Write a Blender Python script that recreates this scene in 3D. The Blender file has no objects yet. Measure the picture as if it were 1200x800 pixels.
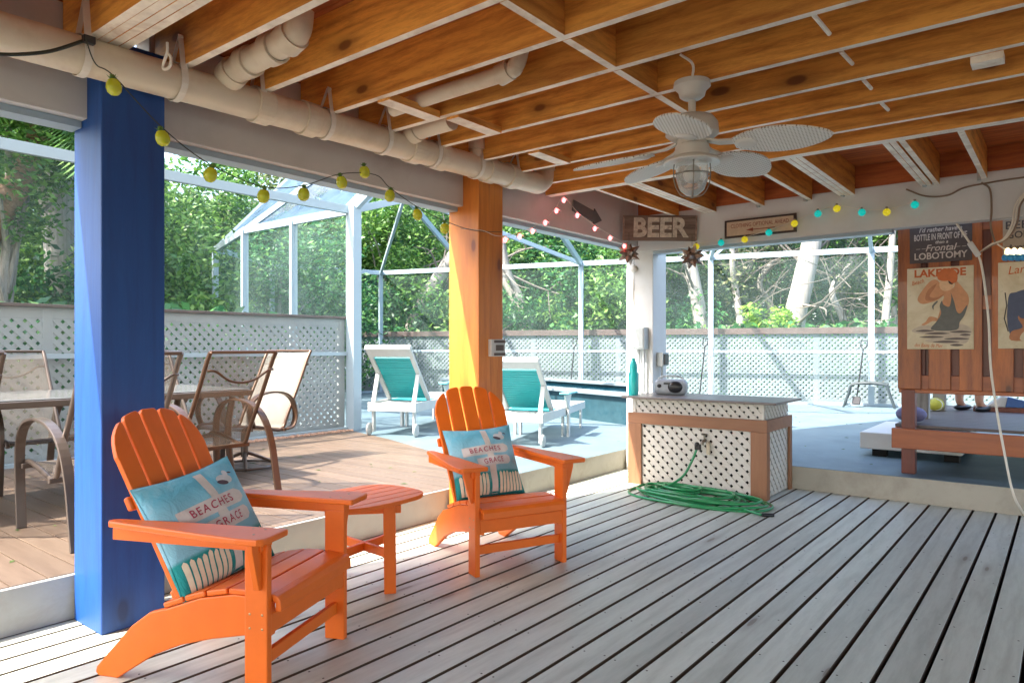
import bpy, bmesh, math, random
from mathutils import Vector, Matrix
random.seed(7)
R = math.radians
PI = math.pi
sc = bpy.context.scene
C = sc.collection

# ------------------------------------------------------------------ camera numbers (world: +Y along the boards, +X along the joists)
TH = R(38.3); FPX = 826.0; CX = 600.0; HY = 407.0; EYE = 1.25
SN, CS = math.sin(TH), math.cos(TH)
def pt(px, py, D):
    """world point seen at photo pixel (px,py) at depth D metres"""
    r = (px-CX)/FPX*D
    return Vector((r*CS-D*SN, r*SN+D*CS, EYE+D*(HY-py)/FPX))
def at(px, py, z=0.0):
    return pt(px, py, FPX*(z-EYE)/(HY-py))
def onx(px, py, x):
    k=(px-CX)/FPX; return pt(px, py, x/(k*CS-SN))
def ony(px, py, y):
    k=(px-CX)/FPX; return pt(px, py, y/(k*SN+CS))

# ------------------------------------------------------------------ mesh builder
class MB:
    def __init__(s): s.v=[]; s.f=[]; s.m=[]
    def add(s, vs, fs, mi=0):
        o=len(s.v); s.v+= [tuple(v) for v in vs]
        for f in fs: s.f.append(tuple(i+o for i in f)); s.m.append(mi)
        return s
    def box(s, x0,x1,y0,y1,z0,z1, mi=0, bottom=None):
        vs=[(x0,y0,z0),(x1,y0,z0),(x1,y1,z0),(x0,y1,z0),(x0,y0,z1),(x1,y0,z1),(x1,y1,z1),(x0,y1,z1)]
        fs=[(0,3,2,1),(4,5,6,7),(0,1,5,4),(1,2,6,5),(2,3,7,6),(3,0,4,7)]
        s.add(vs,fs,mi)
        if bottom is not None: s.m[-6]=bottom
        return s
    def beam(s, p0,p1,w,h,up=(0,0,1),mi=0):
        p0=Vector(p0);p1=Vector(p1);d=(p1-p0).normalized();u=Vector(up)
        if abs(d.dot(u))>.98: u=Vector((1,0,0))
        sx=d.cross(u).normalized(); uy=sx.cross(d).normalized()
        vs=[]
        for p in (p0,p1):
            for a,b in ((-1,-1),(1,-1),(1,1),(-1,1)): vs.append(p+sx*a*w/2+uy*b*h/2)
        return s.add(vs,[(3,2,1,0),(4,5,6,7),(0,1,5,4),(1,2,6,5),(2,3,7,6),(3,0,4,7)],mi)
    def prism(s, poly, a, b, axis='y', mi=0):
        """polygon in two axes extruded along the third from a to b"""
        def P(q,t):
            if axis=='y': return (q[0],t,q[1])
            if axis=='x': return (t,q[0],q[1])
            return (q[0],q[1],t)
        n=len(poly); vs=[P(q,a) for q in poly]+[P(q,b) for q in poly]
        fs=[tuple(range(n))[::-1],tuple(range(n,2*n))]+[(i,(i+1)%n,n+(i+1)%n,n+i) for i in range(n)]
        return s.add(vs,fs,mi)
    def sweep(s, path, prof, up=(0,0,1), mi=0, closed=False, scale=None):
        """sweep a 2D profile (side, up) along a path"""
        path=[Vector(p) for p in path]; n=len(path); k=len(prof); vs=[]; prev=None
        for i,p in enumerate(path):
            if closed: d=path[(i+1)%n]-path[i-1]
            else: d=path[min(i+1,n-1)]-path[max(i-1,0)]
            d=d.normalized() if d.length>1e-9 else Vector((0,0,1))
            if prev is None:
                u=Vector(up)
                if abs(d.dot(u))>.97: u=Vector((1,0,0)) if abs(d.x)<.9 else Vector((0,1,0))
                sx=d.cross(u).normalized()
            else:
                sx=(prev-d*prev.dot(d))
                sx=sx.normalized() if sx.length>1e-6 else d.orthogonal().normalized()
            prev=sx; uy=sx.cross(d).normalized(); q=scale[i] if scale else 1
            for a,b in prof: vs.append(p+sx*a*q+uy*b*q)
        fs=[]
        for i in range(n if closed else n-1):
            j=(i+1)%n
            for t in range(k): fs.append((i*k+t,i*k+(t+1)%k,j*k+(t+1)%k,j*k+t))
        if not closed: fs+= [tuple(range(k))[::-1],tuple(range((n-1)*k,n*k))]
        return s.add(vs,fs,mi)
    def tube(s, path, r, n=10, mi=0, closed=False, scale=None):
        return s.sweep(path,[(r*math.cos(2*PI*i/n),r*math.sin(2*PI*i/n)) for i in range(n)],mi=mi,closed=closed,scale=scale)
    def lathe(s, prof, n=24, c=(0,0,0), mi=0, axis='z'):
        vs=[];k=len(prof)
        for i in range(n):
            a=2*PI*i/n
            for r,z in prof:
                v=(r*math.cos(a),r*math.sin(a),z)
                if axis=='x': v=(v[2],v[0],v[1])
                if axis=='y': v=(v[0],v[2],v[1])
                vs.append((v[0]+c[0],v[1]+c[1],v[2]+c[2]))
        fs=[]
        for i in range(n):
            j=(i+1)%n
            for t in range(k-1): fs.append((i*k+t,j*k+t,j*k+t+1,i*k+t+1))
        return s.add(vs,fs,mi)
    def ball(s, c, rx, ry=None, rz=None, n=14, m=9, mi=0):
        ry=ry or rx; rz=rz or rx
        vs=[(c[0],c[1],c[2]-rz)]
        for j in range(1,m):
            p=-PI/2+PI*j/m
            for i in range(n):
                a=2*PI*i/n; vs.append((c[0]+rx*math.cos(p)*math.cos(a),c[1]+ry*math.cos(p)*math.sin(a),c[2]+rz*math.sin(p)))
        vs.append((c[0],c[1],c[2]+rz)); fs=[]
        for i in range(n): fs.append((0,1+(i+1)%n,1+i))
        for j in range(m-2):
            for i in range(n): fs.append((1+j*n+i,1+j*n+(i+1)%n,1+(j+1)*n+(i+1)%n,1+(j+1)*n+i))
        L=len(vs)-1;o=1+(m-2)*n
        for i in range(n): fs.append((o+i,o+(i+1)%n,L))
        return s.add(vs,fs,mi)
    def shift(s, d):
        s.v=[(a+d[0],b+d[1],c+d[2]) for a,b,c in s.v]; return s
    def xform(s, M):
        s.v=[tuple(M@Vector(v)) for v in s.v]; return s
    def mesh(s, name, mats, smooth=False):
        me=bpy.data.meshes.new(name); me.from_pydata(s.v,[],s.f)
        for m in (mats if isinstance(mats,(list,tuple)) else [mats]): me.materials.append(m)
        me.polygons.foreach_set('material_index',s.m)
        bm=bmesh.new(); bm.from_mesh(me); bmesh.ops.recalc_face_normals(bm,faces=bm.faces); bm.to_mesh(me); bm.free()
        if smooth: me.polygons.foreach_set('use_smooth',[True]*len(me.polygons)); me.set_sharp_from_angle(angle=R(42))
        me.update(); return me
    def build(s, name, mats, parent=None, bevel=0, smooth=False, sub=0):
        o=bpy.data.objects.new(name, s.mesh(name,mats,smooth)); C.objects.link(o); o.parent=parent
        if bevel:
            b=o.modifiers.new('bevel','BEVEL'); b.width=bevel; b.segments=2; b.limit_method='ANGLE'; b.angle_limit=R(40)
        if sub:
            b=o.modifiers.new('sub','SUBSURF'); b.levels=sub; b.render_levels=sub
        return o
def thing(name, label, cat, loc=(0,0,0), rz=0.0, group=None, kind=None):
    o=bpy.data.objects.new(name,None); C.objects.link(o); o.location=loc; o.rotation_euler=(0,0,rz); o.empty_display_size=.1
    return tag(o,label,cat,group,kind)
def tag(o,label=None,cat=None,group=None,kind=None):
    if label: o['label']=label
    if cat: o['category']=cat
    if group: o['group']=group
    if kind: o['kind']=kind
    return o
def struct(o): o['kind']='structure'; return o
def copy_tree(o, parent=None):
    c=o.copy(); C.objects.link(c); c.parent=parent
    for ch in [x for x in bpy.data.objects if x.parent==o]: copy_tree(ch,c)
    return c
def bez(pts, n=8):
    """Catmull-Rom through points"""
    P=[Vector(p) for p in pts]; P=[P[0]*2-P[1]]+P+[P[-1]*2-P[-2]]; out=[]
    for i in range(1,len(P)-2):
        for k in range(n):
            t=k/n; a,b,c,d=P[i-1:i+3]
            out.append(.5*((2*b)+(c-a)*t+(2*a-5*b+4*c-d)*t*t+(3*b-a-3*c+d)*t**3))
    out.append(P[-2]); return out

# ------------------------------------------------------------------ materials
class NT:
    def __init__(s,name):
        s.m=bpy.data.materials.new(name); s.m.use_nodes=True; s.t=s.m.node_tree; s.b=s.t.nodes['Principled BSDF']
    def n(s,typ,**k):
        x=s.t.nodes.new(typ)
        for a,b in k.items():
            if a in x.inputs: x.inputs[a].default_value=b
            else: setattr(x,a,b)
        return x
    def l(s,a,b): s.t.links.new(a,b)
def rgb(c): return (c[0],c[1],c[2],1)
def ramp(nt,fac,stops):
    r=nt.n('ShaderNodeValToRGB'); e=r.color_ramp.elements
    while len(e)<len(stops): e.new(.5)
    for i,(p,c) in enumerate(stops): e[i].position=p; e[i].color=rgb(c)
    nt.l(fac,r.inputs[0]); return r.outputs[0]
def mixc(nt,fac,a,b,mode='MIX'):
    m=nt.n('ShaderNodeMix'); m.data_type='RGBA'; m.blend_type=mode
    for v,i in ((fac,0),(a,6),(b,7)):
        if hasattr(v,'links'): nt.l(v,m.inputs[i])
        else: m.inputs[i].default_value=v if i==0 else rgb(v)
    return m.outputs[2]
def mapped(nt,scale,kind='Object',rnd=True):
    tc=nt.n('ShaderNodeTexCoord'); mp=nt.n('ShaderNodeMapping'); mp.inputs['Scale'].default_value=scale
    nt.l(tc.outputs[kind],mp.inputs[0])
    if rnd:
        g=nt.n('ShaderNodeNewGeometry'); ma=nt.n('ShaderNodeVectorMath'); ma.operation='SCALE'; ma.inputs[0].default_value=(37,19,53)
        nt.l(g.outputs['Random Per Island'],ma.inputs['Scale'])
        oi=nt.n('ShaderNodeObjectInfo'); mb=nt.n('ShaderNodeVectorMath'); mb.operation='SCALE'; mb.inputs[0].default_value=(17,41,23)
        nt.l(oi.outputs['Random'],mb.inputs['Scale'])
        a1=nt.n('ShaderNodeVectorMath'); nt.l(ma.outputs[0],a1.inputs[0]); nt.l(mb.outputs[0],a1.inputs[1])
        a2=nt.n('ShaderNodeVectorMath'); nt.l(a1.outputs[0],a2.inputs[0]); nt.l(mp.outputs[0],a2.inputs[1])
        return a2.outputs[0]
    return mp.outputs[0]
def noise(nt,vec,scale,detail=4,rough=.55,dist=0):
    x=nt.n('ShaderNodeTexNoise'); x.inputs['Scale'].default_value=scale; x.inputs['Detail'].default_value=detail
    x.inputs['Roughness'].default_value=rough; x.inputs['Distortion'].default_value=dist
    nt.l(vec,x.inputs['Vector']); return x.outputs['Fac']
def bump(nt,h,strength=.2,dist=.01):
    b=nt.n('ShaderNodeBump'); b.inputs['Strength'].default_value=strength; b.inputs['Distance'].default_value=dist
    nt.l(h,b.inputs['Height']); nt.l(b.outputs[0],nt.b.inputs['Normal'])
def mix3(a,b,t): return tuple(a[i]*(1-t)+b[i]*t for i in range(3))
def wood(name,light,dark,axis='x',rough=.6,grain=1.0,knots=True,vary=.25,coat=0,fine=14,bumps=.15,knotcol=None,kn=(1.3,2.8,.8)):
    nt=NT(name); sv={'x':(.12,1,1),'y':(1,.12,1),'z':(1,1,.12)}[axis]
    v=mapped(nt,sv)
    big=noise(nt,v,3.0,3,.5,1.2)
    w=nt.n('ShaderNodeTexWave'); w.wave_type='RINGS'; w.rings_direction={'x':'X','y':'Y','z':'Z'}[axis]
    w.inputs['Scale'].default_value=4.5; w.inputs['Distortion'].default_value=9; w.inputs['Detail'].default_value=3; w.inputs['Detail Scale'].default_value=1.2
    nt.l(v,w.inputs['Vector'])
    fn=noise(nt,v,fine*3,5,.75,.3)
    c=ramp(nt,w.outputs['Fac'],[(0,mix3(light,dark,min(1,.95*grain))),(.22,mix3(light,dark,.45*grain)),(.5,mix3(light,dark,.1)),(1,light)])
    c=mixc(nt,.45,c,ramp(nt,big,[(.3,dark),(.7,light)]))
    c=mixc(nt,.40*grain,c,ramp(nt,fn,[(.38,dark),(.58,light)]))
    if knots:
        kv=mapped(nt,(1,1,1)); sp_=nt.n('ShaderNodeSeparateXYZ'); nt.l(kv,sp_.inputs[0]); cb_=nt.n('ShaderNodeCombineXYZ')
        ad_=nt.n('ShaderNodeMath'); 
        pr_={'x':('X','Y','Z'),'y':('Y','X','Z'),'z':('Z','X','Y')}[axis]
        nt.l(sp_.outputs[pr_[1]],ad_.inputs[0]); nt.l(sp_.outputs[pr_[2]],ad_.inputs[1])
        m1_=nt.n('ShaderNodeMath',operation='MULTIPLY'); m1_.inputs[1].default_value=kn[0]; nt.l(sp_.outputs[pr_[0]],m1_.inputs[0])
        m2_=nt.n('ShaderNodeMath',operation='MULTIPLY'); m2_.inputs[1].default_value=kn[1]; nt.l(ad_.outputs[0],m2_.inputs[0])
        nt.l(m1_.outputs[0],cb_.inputs[0]); nt.l(m2_.outputs[0],cb_.inputs[1])
        vo=nt.n('ShaderNodeTexVoronoi'); vo.voronoi_dimensions='2D'; vo.inputs['Scale'].default_value=1.0; nt.l(cb_.outputs[0],vo.inputs['Vector'])
        wob=noise(nt,v,9,2,.5); wm=nt.n('ShaderNodeMath',operation='MULTIPLY_ADD'); wm.inputs[1].default_value=.08; nt.l(wob,wm.inputs[0]); nt.l(vo.outputs['Distance'],wm.inputs[2])
        sc2=nt.n('ShaderNodeSeparateColor'); nt.l(vo.outputs['Color'],sc2.inputs[0])
        on=ramp(nt,sc2.outputs[0],[(0,(1,1,1)),(kn[2],(1,1,1)),(kn[2]+.01,(0,0,0))])
        k0_=ramp(nt,wm.outputs[0],[(0,(1,1,1)),(.085,(.95,.95,.95)),(.11,(.45,.45,.45)),(.2,(.12,.12,.12)),(.3,(0,0,0))])
        k=mixc(nt,1.0,k0_,on,'MULTIPLY')
        c=mixc(nt,k,c,knotcol or mix3(dark,(.02,.008,.004),.6))
    g=nt.n('ShaderNodeNewGeometry'); oi=nt.n('ShaderNodeObjectInfo')
    ad=nt.n('ShaderNodeMath'); nt.l(g.outputs['Random Per Island'],ad.inputs[0]); nt.l(oi.outputs['Random'],ad.inputs[1])
    fr=nt.n('ShaderNodeMath',operation='FRACT'); nt.l(ad.outputs[0],fr.inputs[0])
    br=ramp(nt,fr.outputs[0],[(0,(1-vary,)*3),(1,(1+vary*.3,)*3)])
    c=mixc(nt,1.0,c,br,'MULTIPLY')
    nt.l(c,nt.b.inputs['Base Color']); nt.b.inputs['Roughness'].default_value=rough
    nt.b.inputs['Coat Weight'].default_value=coat
    bump(nt,fn,bumps,.004); return nt.m
def paint(name,col,rough=.5,var=.12,scale=6,coat=0,bmp=.08,metal=0,dirt=None,dscale=2.2,damt=.5,spec=.5):
    nt=NT(name); v=mapped(nt,(1,1,1),rnd=False)
    n1=noise(nt,v,scale,5,.6); c=ramp(nt,n1,[(.3,tuple(x*(1-var) for x in col)),(.7,tuple(min(1,x*(1+var*.6)) for x in col))])
    if dirt:
        d=noise(nt,v,dscale,7,.68,.4); c=mixc(nt,ramp(nt,d,[(.5,(0,0,0)),(.68,(damt,)*3)]),c,dirt)
    nt.l(c,nt.b.inputs['Base Color']); nt.b.inputs['Roughness'].default_value=rough; nt.b.inputs['Metallic'].default_value=metal
    nt.b.inputs['Coat Weight'].default_value=coat; nt.b.inputs['Specular IOR Level'].default_value=spec
    f=noise(nt,v,scale*14,3,.6); bump(nt,f,bmp,.003); return nt.m
def glass(name,col,alpha=.5,rough=.1,emit=None,es=0):
    nt=NT(name); nt.b.inputs['Base Color'].default_value=rgb(col); nt.b.inputs['Roughness'].default_value=rough
    nt.b.inputs['Transmission Weight'].default_value=alpha
    if emit: nt.b.inputs['Emission Color'].default_value=rgb(emit); nt.b.inputs['Emission Strength'].default_value=es
    return nt.m
def screen_mat(name,col,op,fine=True):
    nt=NT(name); t=nt.t; out=[n for n in t.nodes if n.type=='OUTPUT_MATERIAL'][0]
    tr=nt.n('ShaderNodeBsdfTransparent'); mx=nt.n('ShaderNodeMixShader')
    nt.b.inputs['Base Color'].default_value=rgb(col); nt.b.inputs['Roughness'].default_value=.55
    v=mapped(nt,(1,1,1),rnd=False); n1=noise(nt,v,1.3,4,.6,.5)
    mr=nt.n('ShaderNodeMapRange'); mr.inputs['From Min'].default_value=.35; mr.inputs['From Max'].default_value=.7
    mr.inputs['To Min'].default_value=op*.6; mr.inputs['To Max'].default_value=op*1.5; nt.l(n1,mr.inputs['Value'])
    nt.l(mr.outputs[0],mx.inputs[0]); nt.l(tr.outputs[0],mx.inputs[1]); nt.l(nt.b.outputs[0],mx.inputs[2]); nt.l(mx.outputs[0],out.inputs[0])
    return nt.m
def leafmat(name,stops,trans=.35):
    nt=NT(name); g=nt.n('ShaderNodeNewGeometry'); c=ramp(nt,g.outputs['Random Per Island'],stops)
    nt.l(c,nt.b.inputs['Base Color']); nt.b.inputs['Roughness'].default_value=.5
    tl=nt.n('ShaderNodeBsdfTranslucent'); nt.l(c,tl.inputs[0]); mx=nt.n('ShaderNodeMixShader'); mx.inputs[0].default_value=trans
    out=[n for n in nt.t.nodes if n.type=='OUTPUT_MATERIAL'][0]
    nt.l(nt.b.outputs[0],mx.inputs[1]); nt.l(tl.outputs[0],mx.inputs[2]); nt.l(mx.outputs[0],out.inputs[0]); return nt.m
M={}
M['deck']=wood('weathered_deck',(.60,.625,.535),(.38,.39,.32),'y',.45,.75,True,.2,0,12,.25,(.22,.18,.13),(1.1,5.5,.10))
M['deck_brown']=wood('brown_deck',(.175,.125,.09),(.10,.066,.046),'x',.4,.7,False,.2,0,12,.2)
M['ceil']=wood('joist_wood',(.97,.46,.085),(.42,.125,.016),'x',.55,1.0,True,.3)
M['ceily']=wood('joist_wood_across',(.97,.46,.095),(.42,.125,.016),'y',.55,1.0,True,.3)
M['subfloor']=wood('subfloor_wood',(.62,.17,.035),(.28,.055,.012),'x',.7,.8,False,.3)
M['under']=paint('joist_underside_paint',(.9,.80,.66),.6,.2,9,dirt=(.5,.33,.2),dscale=5,damt=.6)
M['gaps']=paint('dark_crack',(.03,.02,.015),.9)
M['beam']=paint('beam_paint',(.60,.575,.535),.55,.06,3,dirt=(.4,.36,.31),dscale=1.6,damt=.35)
M['white']=paint('white_paint',(.62,.62,.60),.5,.05,4,dirt=(.5,.47,.4),dscale=2.5,damt=.3)
M['riser']=paint('riser_paint',(.40,.365,.30),.6,.08,3,dirt=(.22,.18,.13),dscale=3.5,damt=.4)
M['curb']=paint('grey_riser_paint',(.33,.33,.31),.6,.1,3,dirt=(.2,.17,.14),dscale=3,damt=.4)
M['concrete']=paint('pale_blue_concrete',(.125,.185,.215),.5,.14,3,dirt=(.07,.115,.145),dscale=.9,damt=.8,bmp=.12)
M['blue']=wood('blue_paint',(.009,.075,.30),(.006,.045,.20),'z',.5,.8,True,.05,0,8,.35,(.004,.02,.09),(1.0,2.2,.5))
M['orangepost']=wood('orange_stained_post',(.72,.25,.035),(.46,.11,.012),'z',.42,.6,True,.1,.1,10,.2,(.2,.04,.008))
M['chair']=paint('orange_poly_lumber',(.78,.145,.010),.42,.07,8,bmp=.12,spec=.4)
M['chair_far']=M['chair']
M['steel']=paint('bolt_steel',(.5,.3,.15),.35,metal=.8)
M['pvc']=paint('cream_pvc',(.70,.60,.45),.35,.06,3,dirt=(.5,.38,.24),dscale=3,damt=.5)
M['strap']=paint('hanger_strap',(.74,.68,.58),.5)
M['fanw']=paint('fan_white',(.64,.61,.54),.4,.05,5)
M['cable_w']=paint('cream_cable',(.72,.66,.56),.5)
M['cable_k']=paint('dark_cable',(.03,.035,.02),.5)
M['cable_b']=paint('brown_cable',(.22,.15,.1),.6)
M['cage']=paint('white_aluminium',(.34,.43,.48),.35,.04,4)
M['screen']=screen_mat('insect_screen',(.24,.36,.34),.10)
M['screen_blue']=screen_mat('blue_roof_screen',(.02,.06,.12),.8)
M['lattice']=paint('white_lattice',(.34,.37,.375),.5,.06,3,dirt=(.25,.27,.26),dscale=1.2,damt=.4)
M['lattice_back']=paint('shaded_bluish_lattice',(.22,.265,.28),.5,.1,3,dirt=(.14,.18,.19),dscale=1.0,damt=.6)  # white lattice coloured blue-grey to stand in for shade on the back fence
M['lattice_box']=paint('cream_lattice',(.62,.58,.52),.5,.05,3)
M['cap']=paint('brown_fence_cap',(.12,.085,.075),.6,.2,6)
M['boxframe']=wood('bronze_board',(.34,.155,.075),(.2,.085,.04),'x',.5,.5,False,.1)
M['boxframez']=wood('bronze_board_upright',(.34,.155,.075),(.2,.085,.04),'z',.5,.5,False,.1)
M['counter']=paint('grey_counter',(.17,.145,.135),.35,.15,9,dirt=(.25,.23,.21),dscale=4,damt=.4)
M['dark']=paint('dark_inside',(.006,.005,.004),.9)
M['hose']=paint('green_hose',(.012,.24,.075),.32,.15,12,coat=.3)
M['hose2']=M['hose']
M['brass']=paint('dull_brass',(.25,.22,.18),.35,metal=.7)
M['grey']=paint('grey_metal_box',(.42,.45,.44),.4,.06,5)
M['greypl']=paint('grey_plastic',(.33,.36,.39),.3)
M['black']=paint('black_plastic',(.015,.015,.017),.3)
M['teal']=paint('teal_vinyl',(.01,.33,.34),.45,.1,7)
M['tealpl']=paint('teal_plastic',(.015,.42,.40),.3)
M['tealpale']=paint('pale_teal_plastic',(.12,.38,.42),.4)
M['lounger']=paint('white_lounger',(.50,.52,.50),.4,.05,5)
M['bronze']=paint('bronze_frame',(.085,.045,.026),.3,.1,5,metal=.3)
M['silver']=paint('grey_chair_frame',(.11,.085,.07),.28,.1,5,metal=.4)
M['sling']=screen_mat('tan_sling_fabric',(.20,.165,.125),.5)
M['sling_pale']=screen_mat('cream_sling_fabric',(.14,.125,.10),.85)
M['tabletop']=paint('grey_tabletop',(.16,.165,.16),.12,.1,4,spec=.8)
M['pool']=paint('pool_blue_wall',(.03,.075,.095),.25,.2,5,dirt=(.010,.05,.075),dscale=6,damt=.7)
M['poolrim']=paint('pool_coping',(.20,.26,.29),.4)
nt=NT('pool_water'); nt.b.inputs['Base Color'].default_value=(.004,.05,.08,1); nt.b.inputs['Roughness'].default_value=.05
bump(nt,noise(nt,mapped(nt,(1,1,1),rnd=False),5,3,.5,.6),.25,.03); M['water']=nt.m
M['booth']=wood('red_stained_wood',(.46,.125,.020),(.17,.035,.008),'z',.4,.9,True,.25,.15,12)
M['boothx']=wood('red_stained_board',(.44,.12,.03),(.22,.045,.012),'x',.4,.7,True,.15,.15,12)
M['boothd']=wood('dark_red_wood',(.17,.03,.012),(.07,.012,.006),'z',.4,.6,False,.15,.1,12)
M['platform']=wood('platform_boards',(.13,.11,.11),(.07,.055,.055),'x',.5,.6,False,.15)
M['ground']=paint('sandy_ground',(.07,.06,.04),.9,.3,2,dirt=(.03,.035,.015),dscale=1.1,damt=.9)
M['bark']=wood('grey_bark',(.40,.37,.33),(.16,.14,.12),'z',.8,1,False,.2,0,10,.6)
M['bark_pale']=wood('pale_bark',(.38,.36,.33),(.20,.18,.15),'z',.75,.8,False,.1,0,10,.5)
M['twig']=wood('grey_twig',(.20,.175,.15),(.09,.075,.06),'z',.8,.8,False,.3,0,10,.3)
M['bark_palm']=wood('brown_palm_bark',(.50,.31,.21),(.22,.12,.08),'x',.85,1,False,.2,0,10,.8)
M['leafA']=leafmat('leaf_mid',[(0,(.028,.09,.018)),(.4,(.07,.19,.032)),(.8,(.15,.31,.05)),(1,(.25,.39,.10))])
M['leafB']=leafmat('leaf_deep',[(0,(.010,.07,.025)),(.5,(.032,.15,.045)),(.85,(.08,.26,.06)),(1,(.2,.38,.09))])
M['leafC']=leafmat('leaf_olive',[(0,(.05,.09,.03)),(.5,(.11,.18,.05)),(.85,(.22,.27,.10)),(1,(.34,.31,.17))])
M['leafD']=leafmat('leaf_bright',[(0,(.10,.26,.02)),(.6,(.22,.42,.04)),(1,(.42,.55,.1))])
M['far']=leafmat('far_foliage',[(0,(.02,.06,.02)),(.5,(.05,.11,.035)),(1,(.11,.18,.07))])
M['roofext']=paint('house_siding',(.6,.58,.52),.6)
M['rusty']=paint('rusty_tin',(.30,.20,.15),.4,.4,20,metal=.6,dirt=(.45,.38,.33),dscale=18,damt=.7)

# ------------------------------------------------------------------ world, sun, camera
el=R(53); sd=Vector((-.244,-.70,1.0)).normalized(); el=math.asin(sd.z)
w=bpy.data.worlds.new('World'); sc.world=w; w.use_nodes=True
sky=w.node_tree.nodes.new('ShaderNodeTexSky'); sky.sky_type='NISHITA'; sky.sun_disc=False
sky.sun_elevation=el; sky.sun_rotation=math.atan2(sd.x,sd.y)%(2*PI); sky.air_density=1; sky.dust_density=3.0; sky.ozone_density=.5
bg=w.node_tree.nodes['Background']; bg.inputs[1].default_value=.15; w.node_tree.links.new(sky.outputs[0],bg.inputs[0])
L=bpy.data.lights.new('sun','SUN'); L.energy=2.5; L.angle=R(.5); L.color=(1,.95,.86)
lo=bpy.data.objects.new('sun',L); C.objects.link(lo); lo.rotation_euler=sd.to_track_quat('Z','Y').to_euler(); lo.location=(-10,-20,30)
cam=bpy.data.cameras.new('camera'); co=bpy.data.objects.new('camera',cam); C.objects.link(co); sc.camera=co
cam.sensor_width=36; cam.lens=FPX/1200*36; cam.shift_y=7/1200; cam.clip_start=.05; cam.clip_end=500
co.location=(0,0,EYE); co.rotation_euler=(PI/2,0,TH)
sc.view_settings.view_transform='Standard'; sc.view_settings.look='None'; sc.view_settings.gamma=1; sc.view_settings.exposure=2.75
sc.cycles.max_bounces=9; sc.cycles.diffuse_bounces=6; sc.cycles.transparent_max_bounces=24; sc.cycles.sample_clamp_indirect=6
sc.cycles.use_denoising=True

# ------------------------------------------------------------------ ground and decks
ZP=.2; XS=-3.6; YS=6.463
g=MB(); g.add([(-90,-60,-.12),(90,-60,-.12),(90,110,-.12),(-90,110,-.12)],[(0,1,2,3)]); struct(g.build('ground',M['ground']))
d=MB(); pitch=.146; x=-.572-pitch*21-.004
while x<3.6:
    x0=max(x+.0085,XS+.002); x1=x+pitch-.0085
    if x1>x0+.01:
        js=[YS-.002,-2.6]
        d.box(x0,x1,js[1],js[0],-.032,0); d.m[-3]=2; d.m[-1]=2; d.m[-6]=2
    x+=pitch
for i in range(16):   # screw heads and small dents along the joist lines
    yy=-.4+i*.41
    x=-.572-pitch*20-.004
    while x<3.2:
        for dx in (.028,.118):
            if random.random()<.8:
                cx,cy=x+dx+random.uniform(-.004,.004),yy+random.uniform(-.01,.01); r=.0048
                d.add([(cx+r*math.cos(a*PI/3),cy+r*math.sin(a*PI/3),.0006) for a in range(6)],[tuple(range(6))],1)
        x+=pitch
dk=d.build('deck',[M['deck'],M['gaps'],paint('brown_edge_gap_shade',(.13,.085,.05),.8)],bevel=.0025); struct(dk)  # brown board edges, darkened further to stand in for shade in the gaps
u=MB(); u.box(XS,3.6,-2.6,YS,-.10,-.06); struct(u.build('deck_gap_shade',M['dark']))  # near-black sheet added under the boards as the shade in the gaps
# patio slab with the curved edge of the raised deck
CUR=[(-3.6,4.40),(-4.05,4.64),(-4.98,5.05),(-6.0,5.42),(-7.17,5.73),(-7.4,5.80)]
def xb(y):
    for (a,b),(c,e) in zip(CUR,CUR[1:]):
        if b<=y<=e: return a+(c-a)*(y-b)/(e-b)
    return XS if y<CUR[0][1] else -7.4
p=MB(); top=[(XS,YS),(XS,CUR[0][1])]+CUR[1:]+[(-30,5.8),(-30,40),(8,40),(8,YS)]
p.prism(top,0.0,ZP,'z'); struct(p.build('patio',M['concrete']))
u=MB(); u.box(-7.4,XS-.03,-2.6,5.9,-.02,.15); struct(u.build('raised_deck_gap_shade',M['dark']))  # added near-black sheet, stands for the shade between the raised boards
b=MB(); y=1.059-.146*26
while y<5.72:
    y0,y1=y+.0035,y+.146-.0035; xa,xc=min(xb(y0),XS-.032),min(xb(y1),XS-.032)
    if xa>-7.2: b.prism([(-7.36,y0),(xa,y0),(xc,y1),(-7.36,y1)],.175,.206,'z')
    y+=.146
struct(b.build('raised_deck',M['deck_brown'],bevel=.002))
r_=MB(); r_.box(XS-.03,XS,-2.6,4.40,0,.204); struct(r_.build('deck_riser',M['curb'],bevel=.004))
r_=MB(); r_.box(XS-.002,XS+.004,4.40,YS,0,.197); struct(r_.build('patio_riser',M['riser']))
r_=MB(); r_.box(XS,3.6,YS-.004,YS+.002,0.0,.197); struct(r_.build('patio_riser',M['riser']))
# thin sandy mulch strip at the foot of the lattice wall
g=MB(); random.seed(3)
for i in range(500):
    xx=-7.10+random.uniform(-.06,.05); yy=random.uniform(3.6,5.7); s_=random.uniform(.012,.03)
    g.ball((xx,yy,.21),s_,s_*random.uniform(.6,1.2),s_*.6,5,4)
o=g.build('mulch',M['bark_palm']); tag(o,'strip of dark mulch and pebbles at the foot of the lattice wall','mulch',kind='stuff')

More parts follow.
